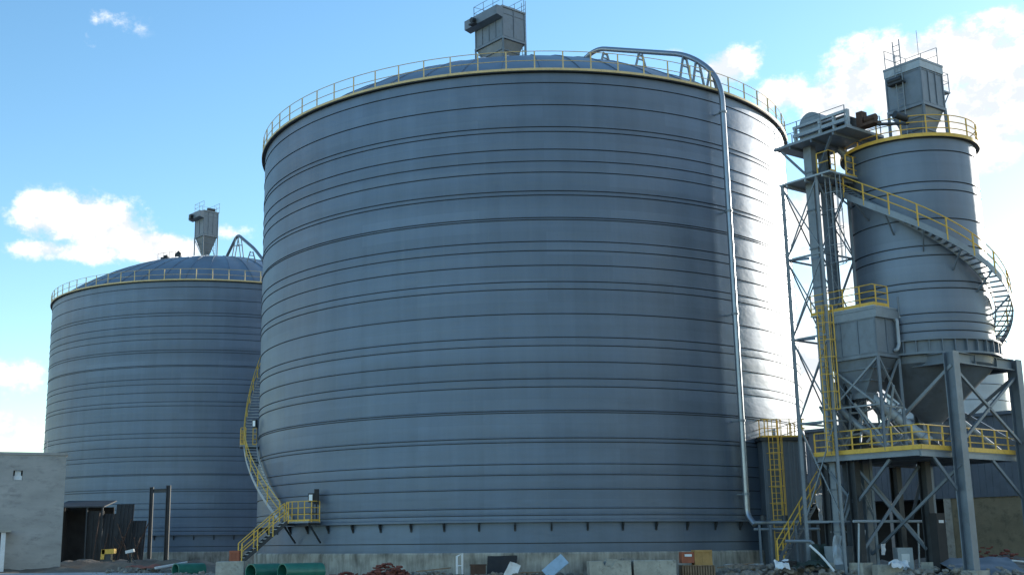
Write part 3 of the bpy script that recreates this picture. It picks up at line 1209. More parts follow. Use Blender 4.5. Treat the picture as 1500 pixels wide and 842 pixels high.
# access platform under the cone
PZ = 5.92
t = thing('access_platform', 'grey steel deck with yellow railings under the cone of the tower silo', 'platform', Wl(4, 3, 0))
da, db = 8.7, 6.15
mb = MB()
mb.prism([Wl(0, 0, PZ - .05), Wl(da, 0, PZ - .05), Wl(da, db, PZ - .05), Wl(0, db, PZ - .05)], tz * .05)
mb.build('deck', 'dark', t)
mb = MB()
for p, q in (((0, .06), (da, .06)), ((0, db - .06), (da, db - .06))):
    mb.hbeam(Wl(*p, PZ - .22), Wl(*q, PZ - .22), .14, .32)
for a in (.07, da / 3, 2 * da / 3, da - .07):
    mb.hbeam(Wl(a, .14, PZ - .2), Wl(a, db - .14, PZ - .2), .12, .28)
mb.build('deck_beams', 'grey', t)
mb = MB()
mb.prism([Wl(-.02, -.02, PZ - .05), Wl(da, -.02, PZ - .05), Wl(da, -.05, PZ - .05), Wl(-.05, -.05, PZ - .05)], tz * .22)
mb.prism([Wl(-.022, db, PZ - .05), Wl(-.022, -.02, PZ - .05), Wl(-.052, -.02, PZ - .05), Wl(-.052, db, PZ - .05)], tz * .22)
mb.build('toe_board', 'yellow', t)
guardrail(t, [Wl(.03, db - .05, PZ), Wl(.03, .03, PZ), Wl(da - .05, .03, PZ)], 1.12, .03, 'yellow', 1.12, 0, (.42, .77))
for a, b in ((.45, 4.2), (3.4, 2.2), (6.3, db - .3), (.5, db - .3)):
    q = MB().hbeam(Wl(a, b, .6), Wl(a, b, PZ - .4), .42, .46, V).build('column', 'dark', t)
    MB().box(Wl(a, b, .3), U * .4, V * .4, tz * .3).build('footing', 'block', q)
for p, q in ((Wl(1.0, .1, PZ - .35), Wl(A0 - .25, B0 + .2, 4.0)), (Wl(A0 + 3.6, .1, PZ - .35), Wl(A0 + FS - .2, B0 + .2, 3.7)),
             (Wl(.4, 5.9, PZ - .4), Wl(.45, 4.4, 3.6)), (Wl(.4, 2.0, PZ - .4), Wl(.45, 4.0, 3.6)),
             (Wl(.45, 4.4, 3.6), Wl(.5, 5.6, 1.4)), (Wl(.6, 4.2, 5.3), Wl(3.3, 2.4, 1.2)), (Wl(3.3, 2.4, 5.3), Wl(.6, 4.1, 1.2)),
             (Wl(3.5, 2.3, 5.2), Wl(5.6, 4.6, 2.8))):
    MB().beam(p, q, .13, .13).build('brace', 'blue', t)

# winding stair on the tower silo
s = thing('spiral_stair', 'long curved stair with yellow handrail wrapping down round the slim tower silo', 'staircase', (TC.x, TC.y, 11.8))
a0, a1, z0, z1 = R_(-199), R_(14), 21.0, 11.6
flight(s, helix(TC, TR + .16, a0, z0, a1, z1, 60), helix(TC, TR + .96, a0, z0, a1, z1, 60), 46, 'grey', 'blue', ('out',), .23, .36, 4)
for k in range(8):
    tt = .1 + .11 * k
    a = a0 + (a1 - a0) * tt
    z = z0 + (z1 - z0) * tt
    d = Vector((math.cos(a), math.sin(a), 0))
    MB().beam(TC + d * (TR + .02) + tz * (z - 1.05), TC + d * (TR + .95) + tz * (z - .16), .06, .08).build('bracket', 'blue', s)

# bucket elevator, its tower and ladder
t = thing('bucket_elevator', 'tall grey bucket elevator with twin shafts and drum head beside the tower silo', 'elevator', Wl(1.2, 5.6, 0))
for a in (.62, 1.85):
    b_ = MB()
    b_.box(Wl(a, 5.5, 11.3), U * .22, V * .25, tz * 11.2)
    c_ = b_.build('shaft', 'grey' if a < 1 else 'blue', t)
    for z in range(1, 11):
        MB().box(Wl(a, 5.5, z * 2.1), U * .26, V * .29, tz * .04).build('flange', 'blue', c_)
HZ = 22.6
mb = MB()
mb.prism([Wl(-.45, 2.3, HZ - .14), Wl(2.7, 2.3, HZ - .14), Wl(2.7, 7.0, HZ - .14), Wl(-.45, 7.0, HZ - .14)], tz * .14)
mb.build('head_platform', 'grey', t)
mb = MB()
for b in (3.2, 4.6, 6.0):
    mb.beam(Wl(-.4, b, HZ - .22), Wl(2.6, b, HZ - .22), .1, .15)
mb.beam(Wl(-.3, 6.6, HZ - .3), Wl(.5, 5.6, HZ - 1.8), .12, .12)
mb.beam(Wl(-.3, 3.4, HZ - .3), Wl(.5, 5.0, HZ - 1.8), .12, .12)
mb.build('platform_beams', 'blue', t)
# head casing: box with half-round top, outline in the V-Z plane
prof = []
for i in range(13):
    a = math.pi * i / 12
    prof.append((5.1 + .72 * math.cos(a), HZ + .95 + .72 * math.sin(a)))
poly = [Wl(.3, b, z) for b, z in [(5.82, HZ + .02)] + prof + [(4.38, HZ + .02)]]
MB().prism(poly, U * 1.9).build('head_casing', 'grey', t)
mb = MB()
mb.box(Wl(.2, 4.35, HZ + .52), U * .12, V * 1.75, tz * .09)
mb.box(Wl(.2, 4.35, HZ + 1.0), U * .1, V * 1.75, tz * .07)
mb.box(Wl(.2, 4.35, HZ + .1), U * .14, V * 1.8, tz * .1)
for b in (2.65, 3.5, 4.4, 6.0):
    mb.box(Wl(.2, b, HZ + .55), U * .09, V * .06, tz * .5)
mb.build('guard_frame', 'pale', t)
mb = MB()
mb.box(Wl(.9, 3.7, HZ + .45), U * .5, V * .8, tz * .42)
mb.build('gearbox', 'dark', t)
mb = MB()
mb.tube([Wl(1.1, 2.2, HZ + .5), Wl(1.1, 1.6, HZ + .5)], .2, 14)
mb.box(Wl(1.1, 1.9, HZ + .2), U * .3, V * .4, tz * .08)
mb.box(Wl(1.1, 2.45, HZ + .55), U * .22, V * .18, tz * .45)
mb.build('drive_motor', 'rust', t, 40)
mb = MB()
mb.tube([Wl(1.7, .9, HZ + .55), Wl(2.4, .7, HZ + .4)], .2, 12)
mb.beam(Wl(1.1, 1.6, HZ + .1), Wl(2.4, .6, HZ + .1), .2, .1)
mb.build('discharge_motor', 'dark', t, 40)
guardrail(t, [Wl(-.4, 2.4, HZ), Wl(-.4, 6.95, HZ), Wl(2.6, 6.95, HZ), Wl(2.6, 2.4, HZ)], 1.1, .02, 'grey', 1.5, 0)
mb = MB()
mb.box(Wl(1.25, 5.5, .7), U * 1.15, V * .55, tz * .7)
mb.build('boot', 'grey', t)
mb = MB()
mb.tube([Wl(2.0, 4.7, HZ - .1), Wl(2.6, 4.0, 21.2), Wl(3.4, 3.6, TTOP + .4)], .22, 12)
mb.build('discharge_chute', 'grey', t, 40)

t = thing('lattice_tower', 'slender lattice tower of thin posts and cross braces around the elevator shafts', 'tower', Wl(1, 5.6, 0))
tc_ = [(-.28, 6.75), (-.28, 4.55), (2.35, 4.55), (2.35, 6.75)]
TZ = 20.42
for i, (a, b) in enumerate(tc_):
    MB().beam(Wl(a, b, .05), Wl(a, b, TZ), .16 if i == 0 else .13, .16 if i == 0 else .13).build('post', 'grey', t)
levels = [2.6, 7.6, 12.0, 16.3, TZ]
for k, z in enumerate(levels[:-1]):
    z2 = levels[k + 1]
    for i in range(4):
        (a, b), (c, d) = tc_[i], tc_[(i + 1) % 4]
        MB().beam(Wl(a, b, z), Wl(c, d, z), .09, .09).build('strut', 'grey', t)
        MB().beam(Wl(a, b, z + .1), Wl(c, d, z2 - .1), .05, .06).build('brace', 'grey', t)
        MB().beam(Wl(c, d, z + .15) + U * .05, Wl(a, b, z2 - .15) + U * .05, .05, .06).build('brace', 'grey', t)
    MB().beam(Wl(-.28, 6.75, z), Wl(.28, 5.75, z), .1, .12).build('strut', 'grey', t)
mb = MB()
mb.prism([Wl(-.38, 3.6, TZ), Wl(2.45, 3.6, TZ), Wl(2.45, 6.9, TZ), Wl(-.38, 6.9, TZ)], tz * .09)
for b in (4.1, 5.2, 6.4):
    mb.beam(Wl(-.35, b, TZ - .07), Wl(2.4, b, TZ - .07), .09, .12)
mb.build('landing', 'pale', t)
guardrail(t, [Wl(2.4, 3.65, TZ + .09), Wl(1.1, 3.65, TZ + .09)], 1.1, .026, 'yellow', .65, .1, (.38, .74))
guardrail(t, [Wl(.2, 3.65, TZ + .09), Wl(-.3, 3.65, TZ + .09)], 1.1, .026, 'yellow', .6, .1, (.38, .74))
guardrail(t, [Wl(-.3, 4.4, TZ + .09), Wl(-.3, 3.65, TZ + .09)], 1.1, .026, 'yellow', .7, 0, (.55,))

t = thing('access_ladder', 'tall yellow caged ladder up the elevator tower from the railed deck', 'ladder', Wl(-.1, 4.3, PZ))
ladder(t, Wl(-.5, 4.75, PZ), Wl(-.5, 4.75, 13.4), -V, .5, .3, 'yellow', True)
t = thing('upper_ladder', 'thin grey caged ladder on the elevator tower above the middle filter', 'ladder', Wl(.5, 4.3, 13.5))
ladder(t, Wl(.35, 4.3, 13.5), Wl(.35, 4.3, 20.4), -V, .46, .3, 'grey', True)

# filter on legs in front of the tower silo
FA, FB = .88, 3.5
FZ = 10.72
t, P, ux, uy, up = bag_filter('dust_collector', 'grey bag filter with yellow railed roof between elevator and tower silo', Wl(FA, FB, 0), TA, .86, 1.55, PZ, FZ, 13.05, FG, 'short', False, 'filter', 2, 3)
mb = MB()
mb.box(P(0, -.1, 12.72), ux * .92, uy * 1.61, up * .2)
mb.build('header_band', 'grey', t)
for sx in (-1, 1):
    for p, q in ((P(sx * .86, -1.55, FZ - .2), P(sx * .86, 1.2, 8.3)), (P(sx * .86, 1.55, FZ - .2), P(sx * .86, -1.2, 8.3))):
        MB().beam(p, q, .09, .09).build('brace', 'grey', t)
for p, q in ((P(-.8, -1.55, 8.2), P(.8, -1.55, FZ - .2)), (P(.8, -1.55, 8.2), P(-.8, -1.55, FZ - .2)), (P(-.86, -1.55, 8.2), P(-.86, 1.55, 8.2)), (P(-.86, -1.55, 8.1), P(.86, -1.55, 8.1))):
    MB().beam(p, q, .08, .08).build('brace', 'grey', t)
mb = MB()
mb.prism([P(-.95, -1.62, 13.06), P(.95, -1.62, 13.06), P(.95, 2.2, 13.06), P(-.95, 2.2, 13.06)], tz * .06)
mb.build('roof_deck', 'pale', t)
guardrail(t, [P(-.92, 2.15, 13.12), P(-.92, -1.6, 13.12), P(.3, -1.6, 13.12)], 1.05, .026, 'yellow', .95, .16, (.36, .7))
mb = MB()
mb.prism([P(.95, -1.72, 12.62), P(2.35, -2.2, 12.62), P(2.35, -1.0, 12.62), P(.95, -.8, 12.62)], tz * .09)
mb.beam(P(.92, -1.2, 11.7), P(2.1, -1.6, 12.6), .05, .05)
mb.build('side_platform', 'pale', t)
guardrail(t, [P(.98, -1.7, 12.71), P(2.32, -2.15, 12.71), P(2.32, -1.05, 12.71)], 1.0, .02, 'grey', .75, 0, (.5,))
mb = MB()
for k in (-.5, .0, .5):
    mb.tube(smooth_path([P(.92, k * 1.6, 12.4), P(1.08, k * 1.6, 12.4), P(1.08, k * 1.6, 11.1), P(.88, k * 1.6, 10.9)], .15, 4), .07, 8)
mb.tube(smooth_path([P(.7, -1.6, 12.5), P(.7, -1.74, 12.5), P(.7, -1.74, 11.2), P(.5, -1.74, 10.95), P(.5, -1.6, 10.95)], .2, 5), .09, 8)
mb.build('air_pipes', 'pale', t, 40)

# chutes and a screw conveyor below that filter
t = thing('screw_conveyor', 'inclined grey screw conveyor under the middle filter, sloping to the railed deck', 'conveyor', Wl(1.5, 2.5, PZ))
p, q = Wl(.9, 3.5, 9.0), Wl(2.6, 1.2, 6.4)
MB().tube([p, q], .24, 14).build('trough', 'pale', t, 40)
e = (q - p).normalized()
for k in range(5):
    c_ = p.lerp(q, .1 + .2 * k)
    MB().tube([c_ - e * .03, c_ + e * .03], .3, 14).build('flange', 'grey', t, 40)
mb = MB()
mb.tube([q, q + e * .5], .18, 12)
mb.beam(q + e * .2, q + e * .2 - tz * .55, .12, .12)
mb.build('motor', 'dark', t, 40)
t = thing('feed_chute', 'thick curved duct bending from the elevator down towards the railed deck', 'duct', Wl(.6, 4.8, PZ))
MB().tube(smooth_path([Wl(.5, 5.0, 9.6), Wl(.55, 4.9, 8.4), Wl(.9, 3.9, 7.2), Wl(1.3, 3.2, 6.7), Wl(1.4, 3.0, PZ)], .8, 6), .17, 12).build('duct', 'grey', t, 40)
t = thing('outlet_duct', 'curved duct leading from the cone outlet of the tower silo', 'duct', (TC.x, TC.y, PZ))
MB().tube(smooth_path([TC + tz * 6.75, TC + tz * 6.3, TC + Vector((-1.2, -.6, 6.2)), TC + Vector((-2.3, -.6, 7.0)), TC + Vector((-3.0, .2, 8.6))], .6, 6), .16, 12).build('duct', 'grey', t, 40)
t = thing('outlet_duct', 'pale straight duct sloping right from the cone to the deck railing', 'duct', Wl(6, 2, PZ))
MB().tube([Wl(5.3, 1.8, 8.2), Wl(7.8, .6, PZ + .1)], .13, 10).build('duct', 'pale', t, 40)
mb = MB()
mb.box(Wl(5.3, 1.8, 8.25), U * .22, V * .22, tz * .16)
mb.build('inlet_box', 'grey', t)
t = thing('blower', 'dark blower with round casing on the railed deck under the filter', 'machine', Wl(1.9, 4.6, PZ))
mb = MB()
mb.tube([Wl(1.7, 4.6, PZ + .75), Wl(2.2, 4.6, PZ + .75)], .6, 18)
mb.build('fan_casing', 'dark', t, 40)
mb = MB()
mb.box(Wl(2.7, 4.6, PZ + .35), U * .4, V * .3, tz * .35)
mb.tube([Wl(2.25, 4.6, PZ + .75), Wl(3.0, 4.6, PZ + .75)], .2, 10)
mb.build('motor', 'dark', t, 40)

t = thing('pipe_bridge', 'tangle of thin grey struts and conduits between the middle filter and the cone', 'pipework', Wl(2, 4, PZ))
rb = random.Random(5)
for k in range(11):
    a, b = rb.uniform(.6, 2.6), rb.uniform(2.4, 5.4)
    a2, b2 = a + rb.uniform(-1.2, 1.2), b + rb.uniform(-1.6, 1.6)
    MB().beam(Wl(a, b, PZ + rb.uniform(0, .6)), Wl(a2, b2, PZ + rb.uniform(2.2, 3.8)), .08, .1).build('strut', ['grey', 'pale', 'blue'][k % 3], t)
for k in range(5):
    a, b = rb.uniform(.4, 2.0), rb.uniform(3.0, 5.2)
    z = PZ + .4 + .55 * k
    MB().tube(smooth_path([Wl(a, b, z), Wl(a + 1.1, b - .5, z + rb.uniform(-.2, .2)), Wl(a + 1.6, b - 1.0, z + rb.uniform(-.6, .6))], .4, 5), .06, 8).build('conduit', 'pale' if k % 2 else 'grey', t, 40)

# ------------------------------------------------------------------ small blue plant room by the nearest silo
BY = 67.2
bx0, bx1 = gx(1126, BY), gx(1190, BY)
bz = at(1150, 645, BY).z
t = thing('plant_room', 'small dark blue sheet metal plant room against the right flank of the nearest silo', 'building', ((bx0 + bx1) / 2, BY, 0))
mb = MB()
mb.box(((bx0 + bx1) / 2, BY + 2.0, bz / 2), ((bx1 - bx0) / 2, 0, 0), (0, 2.0, 0), (0, 0, bz / 2))
mb.build('wall', 'shed', t)
mb = MB()
n = 9
for k in range(n):
    x = bx0 + (bx1 - bx0) * (k + .5) / n
    mb.box((x, BY - .025, bz / 2), (.05, 0, 0), (0, .025, 0), (0, 0, bz / 2 - .05))
mb.build('wall_ribs', 'shed', t)
mb = MB()
mb.box(((bx0 + bx1) / 2, BY + 1.95, bz + .09), ((bx1 - bx0) / 2 + .15, 0, 0), (0, 2.2, 0), (0, 0, .09))
mb.build('roof', 'dark', t)
guardrail(t, [(bx0, BY + 3.9, bz + .18), (bx0, BY - .15, bz + .18), (bx1, BY - .15, bz + .18), (bx1, BY + 3.9, bz + .18)], 1.0, .024, 'yellow', .7, .1, (.5,))
t = thing('roof_ladder', 'yellow caged ladder on the front of the dark blue plant room', 'ladder', (gx(1143, BY), BY - .2, 1.2))
ladder(t, (gx(1143, BY - .2), BY - .25, .6), (gx(1143, BY - .2), BY - .25, bz + 1.1), (0, -1, 0), .55, .3, 'yellow', True)
s = thing('steep_stair', 'steep yellow railed stair between the plant room and the railed deck', 'staircase', (gx(1140, 63), 63, 0))
pt, pb = at(1203, 712, 65.2), at(1140, 822, 62.6)
sd_ = Vector((.55, .8, 0)).normalized() * .7
path_o = [pt.lerp(pb, i / 6) for i in range(7)]
path_i = [p + Vector((.45, .55, 0)) for p in path_o]
flight(s, path_i, path_o, 15, 'blue', 'grey', ('out', 'in'), .24, .22, 4)

# low pipework at the foot of the feed pipe
t = thing('pipe_manifold', 'low grey pipe manifold on legs at the foot of the feed pipe', 'pipework', (gx(1140, 64.5), 64.5, 0))
mb = MB()
pA, pB = at(1104, 765, 66.0), at(1200, 764, 63.5)
mb.tube([pA, pB], .10, 10)
mb.tube([pA - tz * .35, pB - tz * .35], .07, 8)
mb.tube(smooth_path([at(1150, 792, 62.5), at(1192, 792, 62.2), at(1192, 830, 62.2)], .3), .08, 8)
mb.build('pipe_run', 'grey', t, 40)
for x in (1112, 1128, 1165, 1198):
    p = at(x, 768, 65.0 if x < 1150 else 63.6)
    MB().beam((p.x, p.y, 0), (p.x, p.y, p.z), .11, .11).build('leg', 'blue', t)
mb = MB()
for x in (1118, 1150, 1180):
    p = at(x, 765, 65.2 if x < 1150 else 64.2)
    mb.lathe([(.02, p.z + .1), (.16, p.z + .1), (.16, p.z + .38), (.02, p.z + .38)], (p.x, p.y, 0), 10)
mb.build('valves', 'dark', t, 40)

# ------------------------------------------------------------------ warehouse and far silo, right
d_w = Vector((-.60, .80, 0))
n_w = Vector((-.80, -.60, 0))
w0 = Vector((47.2, 78.0, 0))
t = thing('warehouse', 'long blue clad warehouse on a tan lower wall behind the tower silo', 'building', w0 + d_w * 14)
mb = MB()
c_ = w0 + d_w * 11 - n_w * 8  # near end lengthened out of view, added to shade the deck columns
mb.box((c_.x, c_.y, 7.6), d_w * 23, n_w * 8, (0, 0, 2.9))
cl = mb.build('cladding', 'shed', t)
mb = MB()
for k in range(92):
    p = w0 + d_w * (k * .5 - 11.75)
    mb.box((p.x + n_w.x * .02, p.y + n_w.y * .02, 7.6), d_w * .06, n_w * .02, (0, 0, 2.88))
mb.build('cladding_ribs', 'shed', cl)
mb = MB()
mb.box((c_.x, c_.y, 10.62), d_w * 23.3, n_w * 8.3, (0, 0, .12))
mb.build('roof', 'shed', t)
c2 = w0 + d_w * 1.9 - n_w * 7.9
mb = MB()
mb.box((c2.x, c2.y, 2.35), d_w * 13.7, n_w * 7.8, (0, 0, 2.35))
mb.build('lower_wall', 'tan', t)
c3 = w0 + d_w * 24.5 - n_w * 10
mb = MB()
mb.box((c3.x, c3.y, 2.35), d_w * 8.8, n_w * 6.0, (0, 0, 2.34))
mb.build('recess_wall', 'hut', t)
for k in (15.9, 20.5, 25.5, 30.5):
    p = w0 + d_w * k - n_w * .3
    MB().box((p.x, p.y, 2.35), d_w * .28, n_w * .28, (0, 0, 2.349)).build('pillar', 'block' if k < 16 else 'wallc', t)
t = thing('steel_silo', 'pale distant silo just visible between the frame braces on the right', 'silo', (67, 158, 0))
mb = MB()
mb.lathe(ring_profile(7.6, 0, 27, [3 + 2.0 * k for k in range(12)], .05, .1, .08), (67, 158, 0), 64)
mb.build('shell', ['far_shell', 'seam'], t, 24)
mb = MB()
mb.lathe([(7.8, 27), (7.8, 27.2), (.05, 30)], (67, 158, 0), 48)
mb.build('roof', 'far_shell', t, 24)

# ------------------------------------------------------------------ left: concrete building, dark lean-to, bare portal
CY = 82.0
cx1 = gx(90, CY)
cx0 = cx1 - 9.0
ch = at(60, 667, CY).z
t = thing('concrete_building', 'bare grey concrete building with one small window hole at the left edge', 'building', (cx0, CY, 0))
wy0, wy1 = at(24, 690, CY), at(36, 704, CY)
dx1 = gx(6, CY)
dz1 = at(5, 780, CY).z
mb = MB()


def wbox(x0, x1, z0, z1, y0=CY, y1=CY + .35):
    mb.box(((x0 + x1) / 2, (y0 + y1) / 2, (z0 + z1) / 2), ((x1 - x0) / 2, 0, 0), (0, (y1 - y0) / 2, 0), (0, 0, (z1 - z0) / 2))


wx0, wx1, wz0, wz1 = wy0.x, wy1.x, wy1.z, wy0.z
wbox(cx0, wx0, dz1, ch)
wbox(wx1, cx1, 0, ch)
wbox(wx0, wx1, wz1, ch)
wbox(wx0, wx1, 0, wz0)
wbox(dx1, wx0, 0, dz1)
wbox(cx0, dx1 - 1.4, 0, dz1)
wbox(cx1 - .35, cx1, 0, ch, CY + .35, CY + 9)
wbox(cx0, cx0 + .35, 0, ch, CY + .35, CY + 9)
wbox(cx0 + .35, cx1 - .35, 0, ch, CY + 8.65, CY + 9)
mb.build('wall', 'wallc', t)
mb = MB()
wbox(cx0 - .1, cx1 + .1, ch, ch + .16, CY - .1, CY + 9.1)
mb.build('roof_slab', 'wallc', t)
mb = MB()
wbox(dx1 - 1.7, gx(19, CY), dz1 + .02, dz1 + .14, CY - 1.1, CY - .002)
mb.build('canopy', 'block', t)
mb = MB()
wbox(gx(6, CY) - .02, gx(12, CY), 0, dz1 + .02, CY - .9, CY - .7)
mb.build('door_post', 'white', t)
mb = MB()
wbox(wx0 + .02, wx1 - .02, wz0 + .02, wz0 + .3, CY + .12, CY + .2)
wbox(wx0 + .1, wx1 - .1, wz0 + .3, wz1 - .02, CY + .22, CY + .24)
mb.build('window_board', 'white', t)
mb = MB()
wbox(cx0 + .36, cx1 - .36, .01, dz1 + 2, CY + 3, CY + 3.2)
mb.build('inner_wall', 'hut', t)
# the building is turned so that its right flank runs along the line of sight
t.location = (cx1, CY, 0)
for ch_ in t.children:
    for v_ in ch_.data.vertices:
        v_.co.x += cx0 - cx1
t.rotation_euler.z = R_(20)
t = thing('roof_antenna', 'thin antenna mast on the roof of the concrete building', 'antenna', (gx(62, CY + 4), CY + 4, ch + .16))
mb = MB()
ax = gx(8, CY + 3)
ax2 = gx(60, CY + 6)
mb.tube([(ax2, CY + 6, ch + .1), (ax2, CY + 6, ch + 1.6)], .02, 6)
for k in range(4):
    mb.tube([(ax2 - .4 + .05 * k, CY + 6, ch + .9 + .2 * k), (ax2 + .4 - .05 * k, CY + 6, ch + .9 + .2 * k)], .012, 5)
mb.build('mast', 'grey', t)

HY = 104.0
hx0, hx1, hx2 = gx(80, HY), gx(127, HY), gx(150, HY)
hz = at(110, 741, HY).z
t = thing('lean_to_shed', 'dark open fronted lean-to shed between the concrete building and the farther silo', 'shed', (hx1, HY, 0))
mb = MB()
mb.box(((hx0 + hx2) / 2, HY + 3.2, hz / 2), ((hx2 - hx0) / 2, 0, 0), (0, .06, 0), (0, 0, hz / 2))
mb.box((hx0, HY + 1.6, hz / 2), (.06, 0, 0), (0, 1.5, 0), (0, 0, hz / 2))
mb.build('back_wall', 'hut', t)
mb = MB()
for k in range(6):
    x = hx1 + (hx2 - hx1) * (k + .5) / 6
    mb.box((x, HY + .05, hz * .47), ((hx2 - hx1) / 12.05, 0, 0), (0, .03 + .03 * (k % 2), 0), (0, 0, hz * .47 - .1))
mb.build('front_sheet', 'hut', t)
mb = MB()
mb.prism([(hx0 - .1, HY - .35, hz - .12), (hx2 + .1, HY - .35, hz - .12), (hx2 + .1, HY + 3.5, hz + .5), (hx0 - .1, HY + 3.5, hz + .5)], tz * .1)
mb.build('roof', 'dark', t)
mb = MB()
for k in (0, .655, .98):
    x = hx0 + (hx2 - hx0) * k
    MB().beam((x, HY - .2, 0), (x, HY - .2, hz - .12), .12, .12).build('post', 'dark', t)
for x0, x1, yt, lb in ((150, 172, 752, 'tall dark brown stand-in sheet leaning next to the lean-to shed'), (168, 194, 738, 'tallest dark brown stand-in sheet in the row before the farther silo'),
                     (190, 213, 762, 'short dark brown stand-in sheet in the row, nearest the portal frame')):  # sheets added in place of a dark smear across the silo's foot
    zt_ = at(x0, yt, HY).z
    mb = MB()
    xa_, xb_ = gx(x0, HY), gx(x1, HY)
    nn_ = 9
    for k in range(nn_):
        x_ = xa_ + (xb_ - xa_) * (k + .5) / nn_
        yo = .05 * (k % 2)
        mb.prism([(x_ - (xb_ - xa_) / nn_ / 2, HY - .9 - yo, -.05), (x_ + (xb_ - xa_) / nn_ / 2, HY - .9 - yo, -.05),
                  (x_ + (xb_ - xa_) / nn_ / 2, HY + .1 - yo, zt_), (x_ - (xb_ - xa_) / nn_ / 2, HY + .1 - yo, zt_)], (0, .03, 0))
    single(mb, 'smear_sheet', 'hut', lb, 'sheet', (xa_, HY, 0), 'corrugated stand-in sheets before the farther silo')
for i in range(7):
    x = gx(138 + i * 12 + rnd.uniform(-4, 4), HY - 1.0)
    lean = rnd.uniform(-1.6, 1.6)
    hh = rnd.uniform(2.4, hz - .4)
    mb = MB()
    mb.beam((x, HY - 1.3, .0), (x + lean, HY - .42, hh), .07, .07)
    mb.beam((x + lean * .4, HY - .96, hh * .4), (x + lean * .4 + rnd.uniform(-.8, .8), HY - .7, hh * .4 + .9), .05, .05)
    single(mb, 'steel_bar', 'rust', '%s from the left of the seven thin rusty bars leaning by the dark lean-to shed' % ORD[i], 'scrap bar', (x, HY - 1.3, 0), 'scrap bars leaning on the shed')

FY = 100.0
t = thing('portal_frame', 'bare dark steel goalpost frame standing in front of the farther silo', 'frame', (gx(235, FY), FY, 0))
pz1, pz2 = at(220, 713, FY).z, at(249, 712, FY).z
xa, xb = gx(219, FY), gx(247, FY)
MB().hbeam((xa, FY, 0), (xa, FY, pz1), .24, .3, Vector((1, 0, 0))).build('post', 'dark', t)
MB().hbeam((xb, FY - .8, 0), (xb, FY - .8, pz2 + .05), .26, .34, Vector((1, 0, 0))).build('post', 'dark', t)
MB().hbeam((xa + .16, FY - .05, pz1 - .32), (xb - .19, FY - .75, pz1 - .32), .2, .3).build('crossbeam', 'dark', t)

# ------------------------------------------------------------------ ground
mb = MB()
xs = [-900, -500, -260, -140] + [-90 + 3 * i for i in range(61)] + [140, 260, 500, 900]
ys = [-300, -120, -40, 10, 40] + [50 + 2.0 * i for i in range(46)] + [160, 200, 300, 500, 900, 1600]
vs, fs = [], []
for y in ys:
    for x in xs:
        z = 0
        if -90 <= x <= 90 and 50 <= y <= 140:
            z = .07 * noise.noise(Vector((x * .25, y * .25, 0)))
        vs.append((x, y, z - .06))
nx_ = len(xs)
for j in range(len(ys) - 1):
    for i in range(nx_ - 1):
        k = j * nx_ + i
        fs.append((k, k + 1, k + 1 + nx_, k + nx_))
mb.add(vs, fs)
tag(mb.build('ground', 'soil', None, 60), kind='structure')
mb = MB()
mb.prism([(-60, 55, .03), (-10, 55, .03), (-12, 72, .03), (-22, 79, .03), (-60, 79, .03)], tz * .05)
tag(mb.build('road', 'road', None), kind='structure')


def mound(name, x0, x1, y0, y1, h, mat, seed, nx=70, ny=24):
    mb = MB()
    vs, fs = [], []
    for j in range(ny + 1):
        for i in range(nx + 1):
            u_, v_ = i / nx, j / ny
            env = math.sin(math.pi * v_) ** .8 * min(1, u_ * 5, (1 - u_) * 5)
            x, y = x0 + (x1 - x0) * u_, y0 + (y1 - y0) * v_
            z = h * env * (.55 + .6 * noise.fractal(Vector((x * .35, y * .5, seed)), 1, 2, 5)) - .08
            vs.append((x, y, z))
    for j in range(ny):
        for i in range(nx):
            k = j * (nx + 1) + i
            fs.append((k, k + 1, k + nx + 2, k + nx + 1))
    mb.add(vs, fs)
    return tag(mb.build(name, mat, None, 50), kind='structure')


mound('dirt_mound', -36, -12, 78.5, 89, .8, 'soil', 1)
mound('dirt_mound', -40, -13.5, 90, 100, 1.0, 'soil', 5)
mound('dirt_mound', 17, 48, 66, 76, .9, 'soil', 9)

# ------------------------------------------------------------------ things lying about


def ground_z(x, Y):
    return 0.0


def pipe_piece(x0, x1, Y0, Y1, rad, label, loc_z=0.0, group='green pipe pieces on the ground'):
    p, q = Vector((gx(x0, Y0), Y0, rad + loc_z)), Vector((gx(x1, Y1), Y1, rad + loc_z))
    e = (q - p).normalized()
    s_, u_ = frame_of(e)
    mb = MB()
    n = 32
    vs, fs = [], []
    for r, c in ((rad, p), (rad, q), (rad - .05, q), (rad - .05, p)):
        for k in range(n):
            a = 2 * math.pi * k / n
            vs.append(c + s_ * r * math.cos(a) + u_ * r * math.sin(a))
    for i in range(4):
        j = (i + 1) % 4
        for k in range(n):
            fs.append((i * n + k, i * n + (k + 1) % n, j * n + (k + 1) % n, j * n + k))
    mb.add(vs, fs)
    for c in (p + e * .06, q - e * .06):
        pass
    return single(mb, 'pipe_piece', 'green', label, 'pipe', (p + q) / 2 - tz * rad, group, 40)


pipe_piece(368, 408, 59.6, 61.0, .40, 'short green pipe lying nearest to the stair foot and half hidden by its neighbour')
pipe_piece(414, 470, 59.0, 60.6, .41, 'green pipe with the dark open mouth, right of the other short one')
pipe_piece(258, 298, 70.0, 71.4, .36, 'green pipe on the dirt left of the pale concrete block')


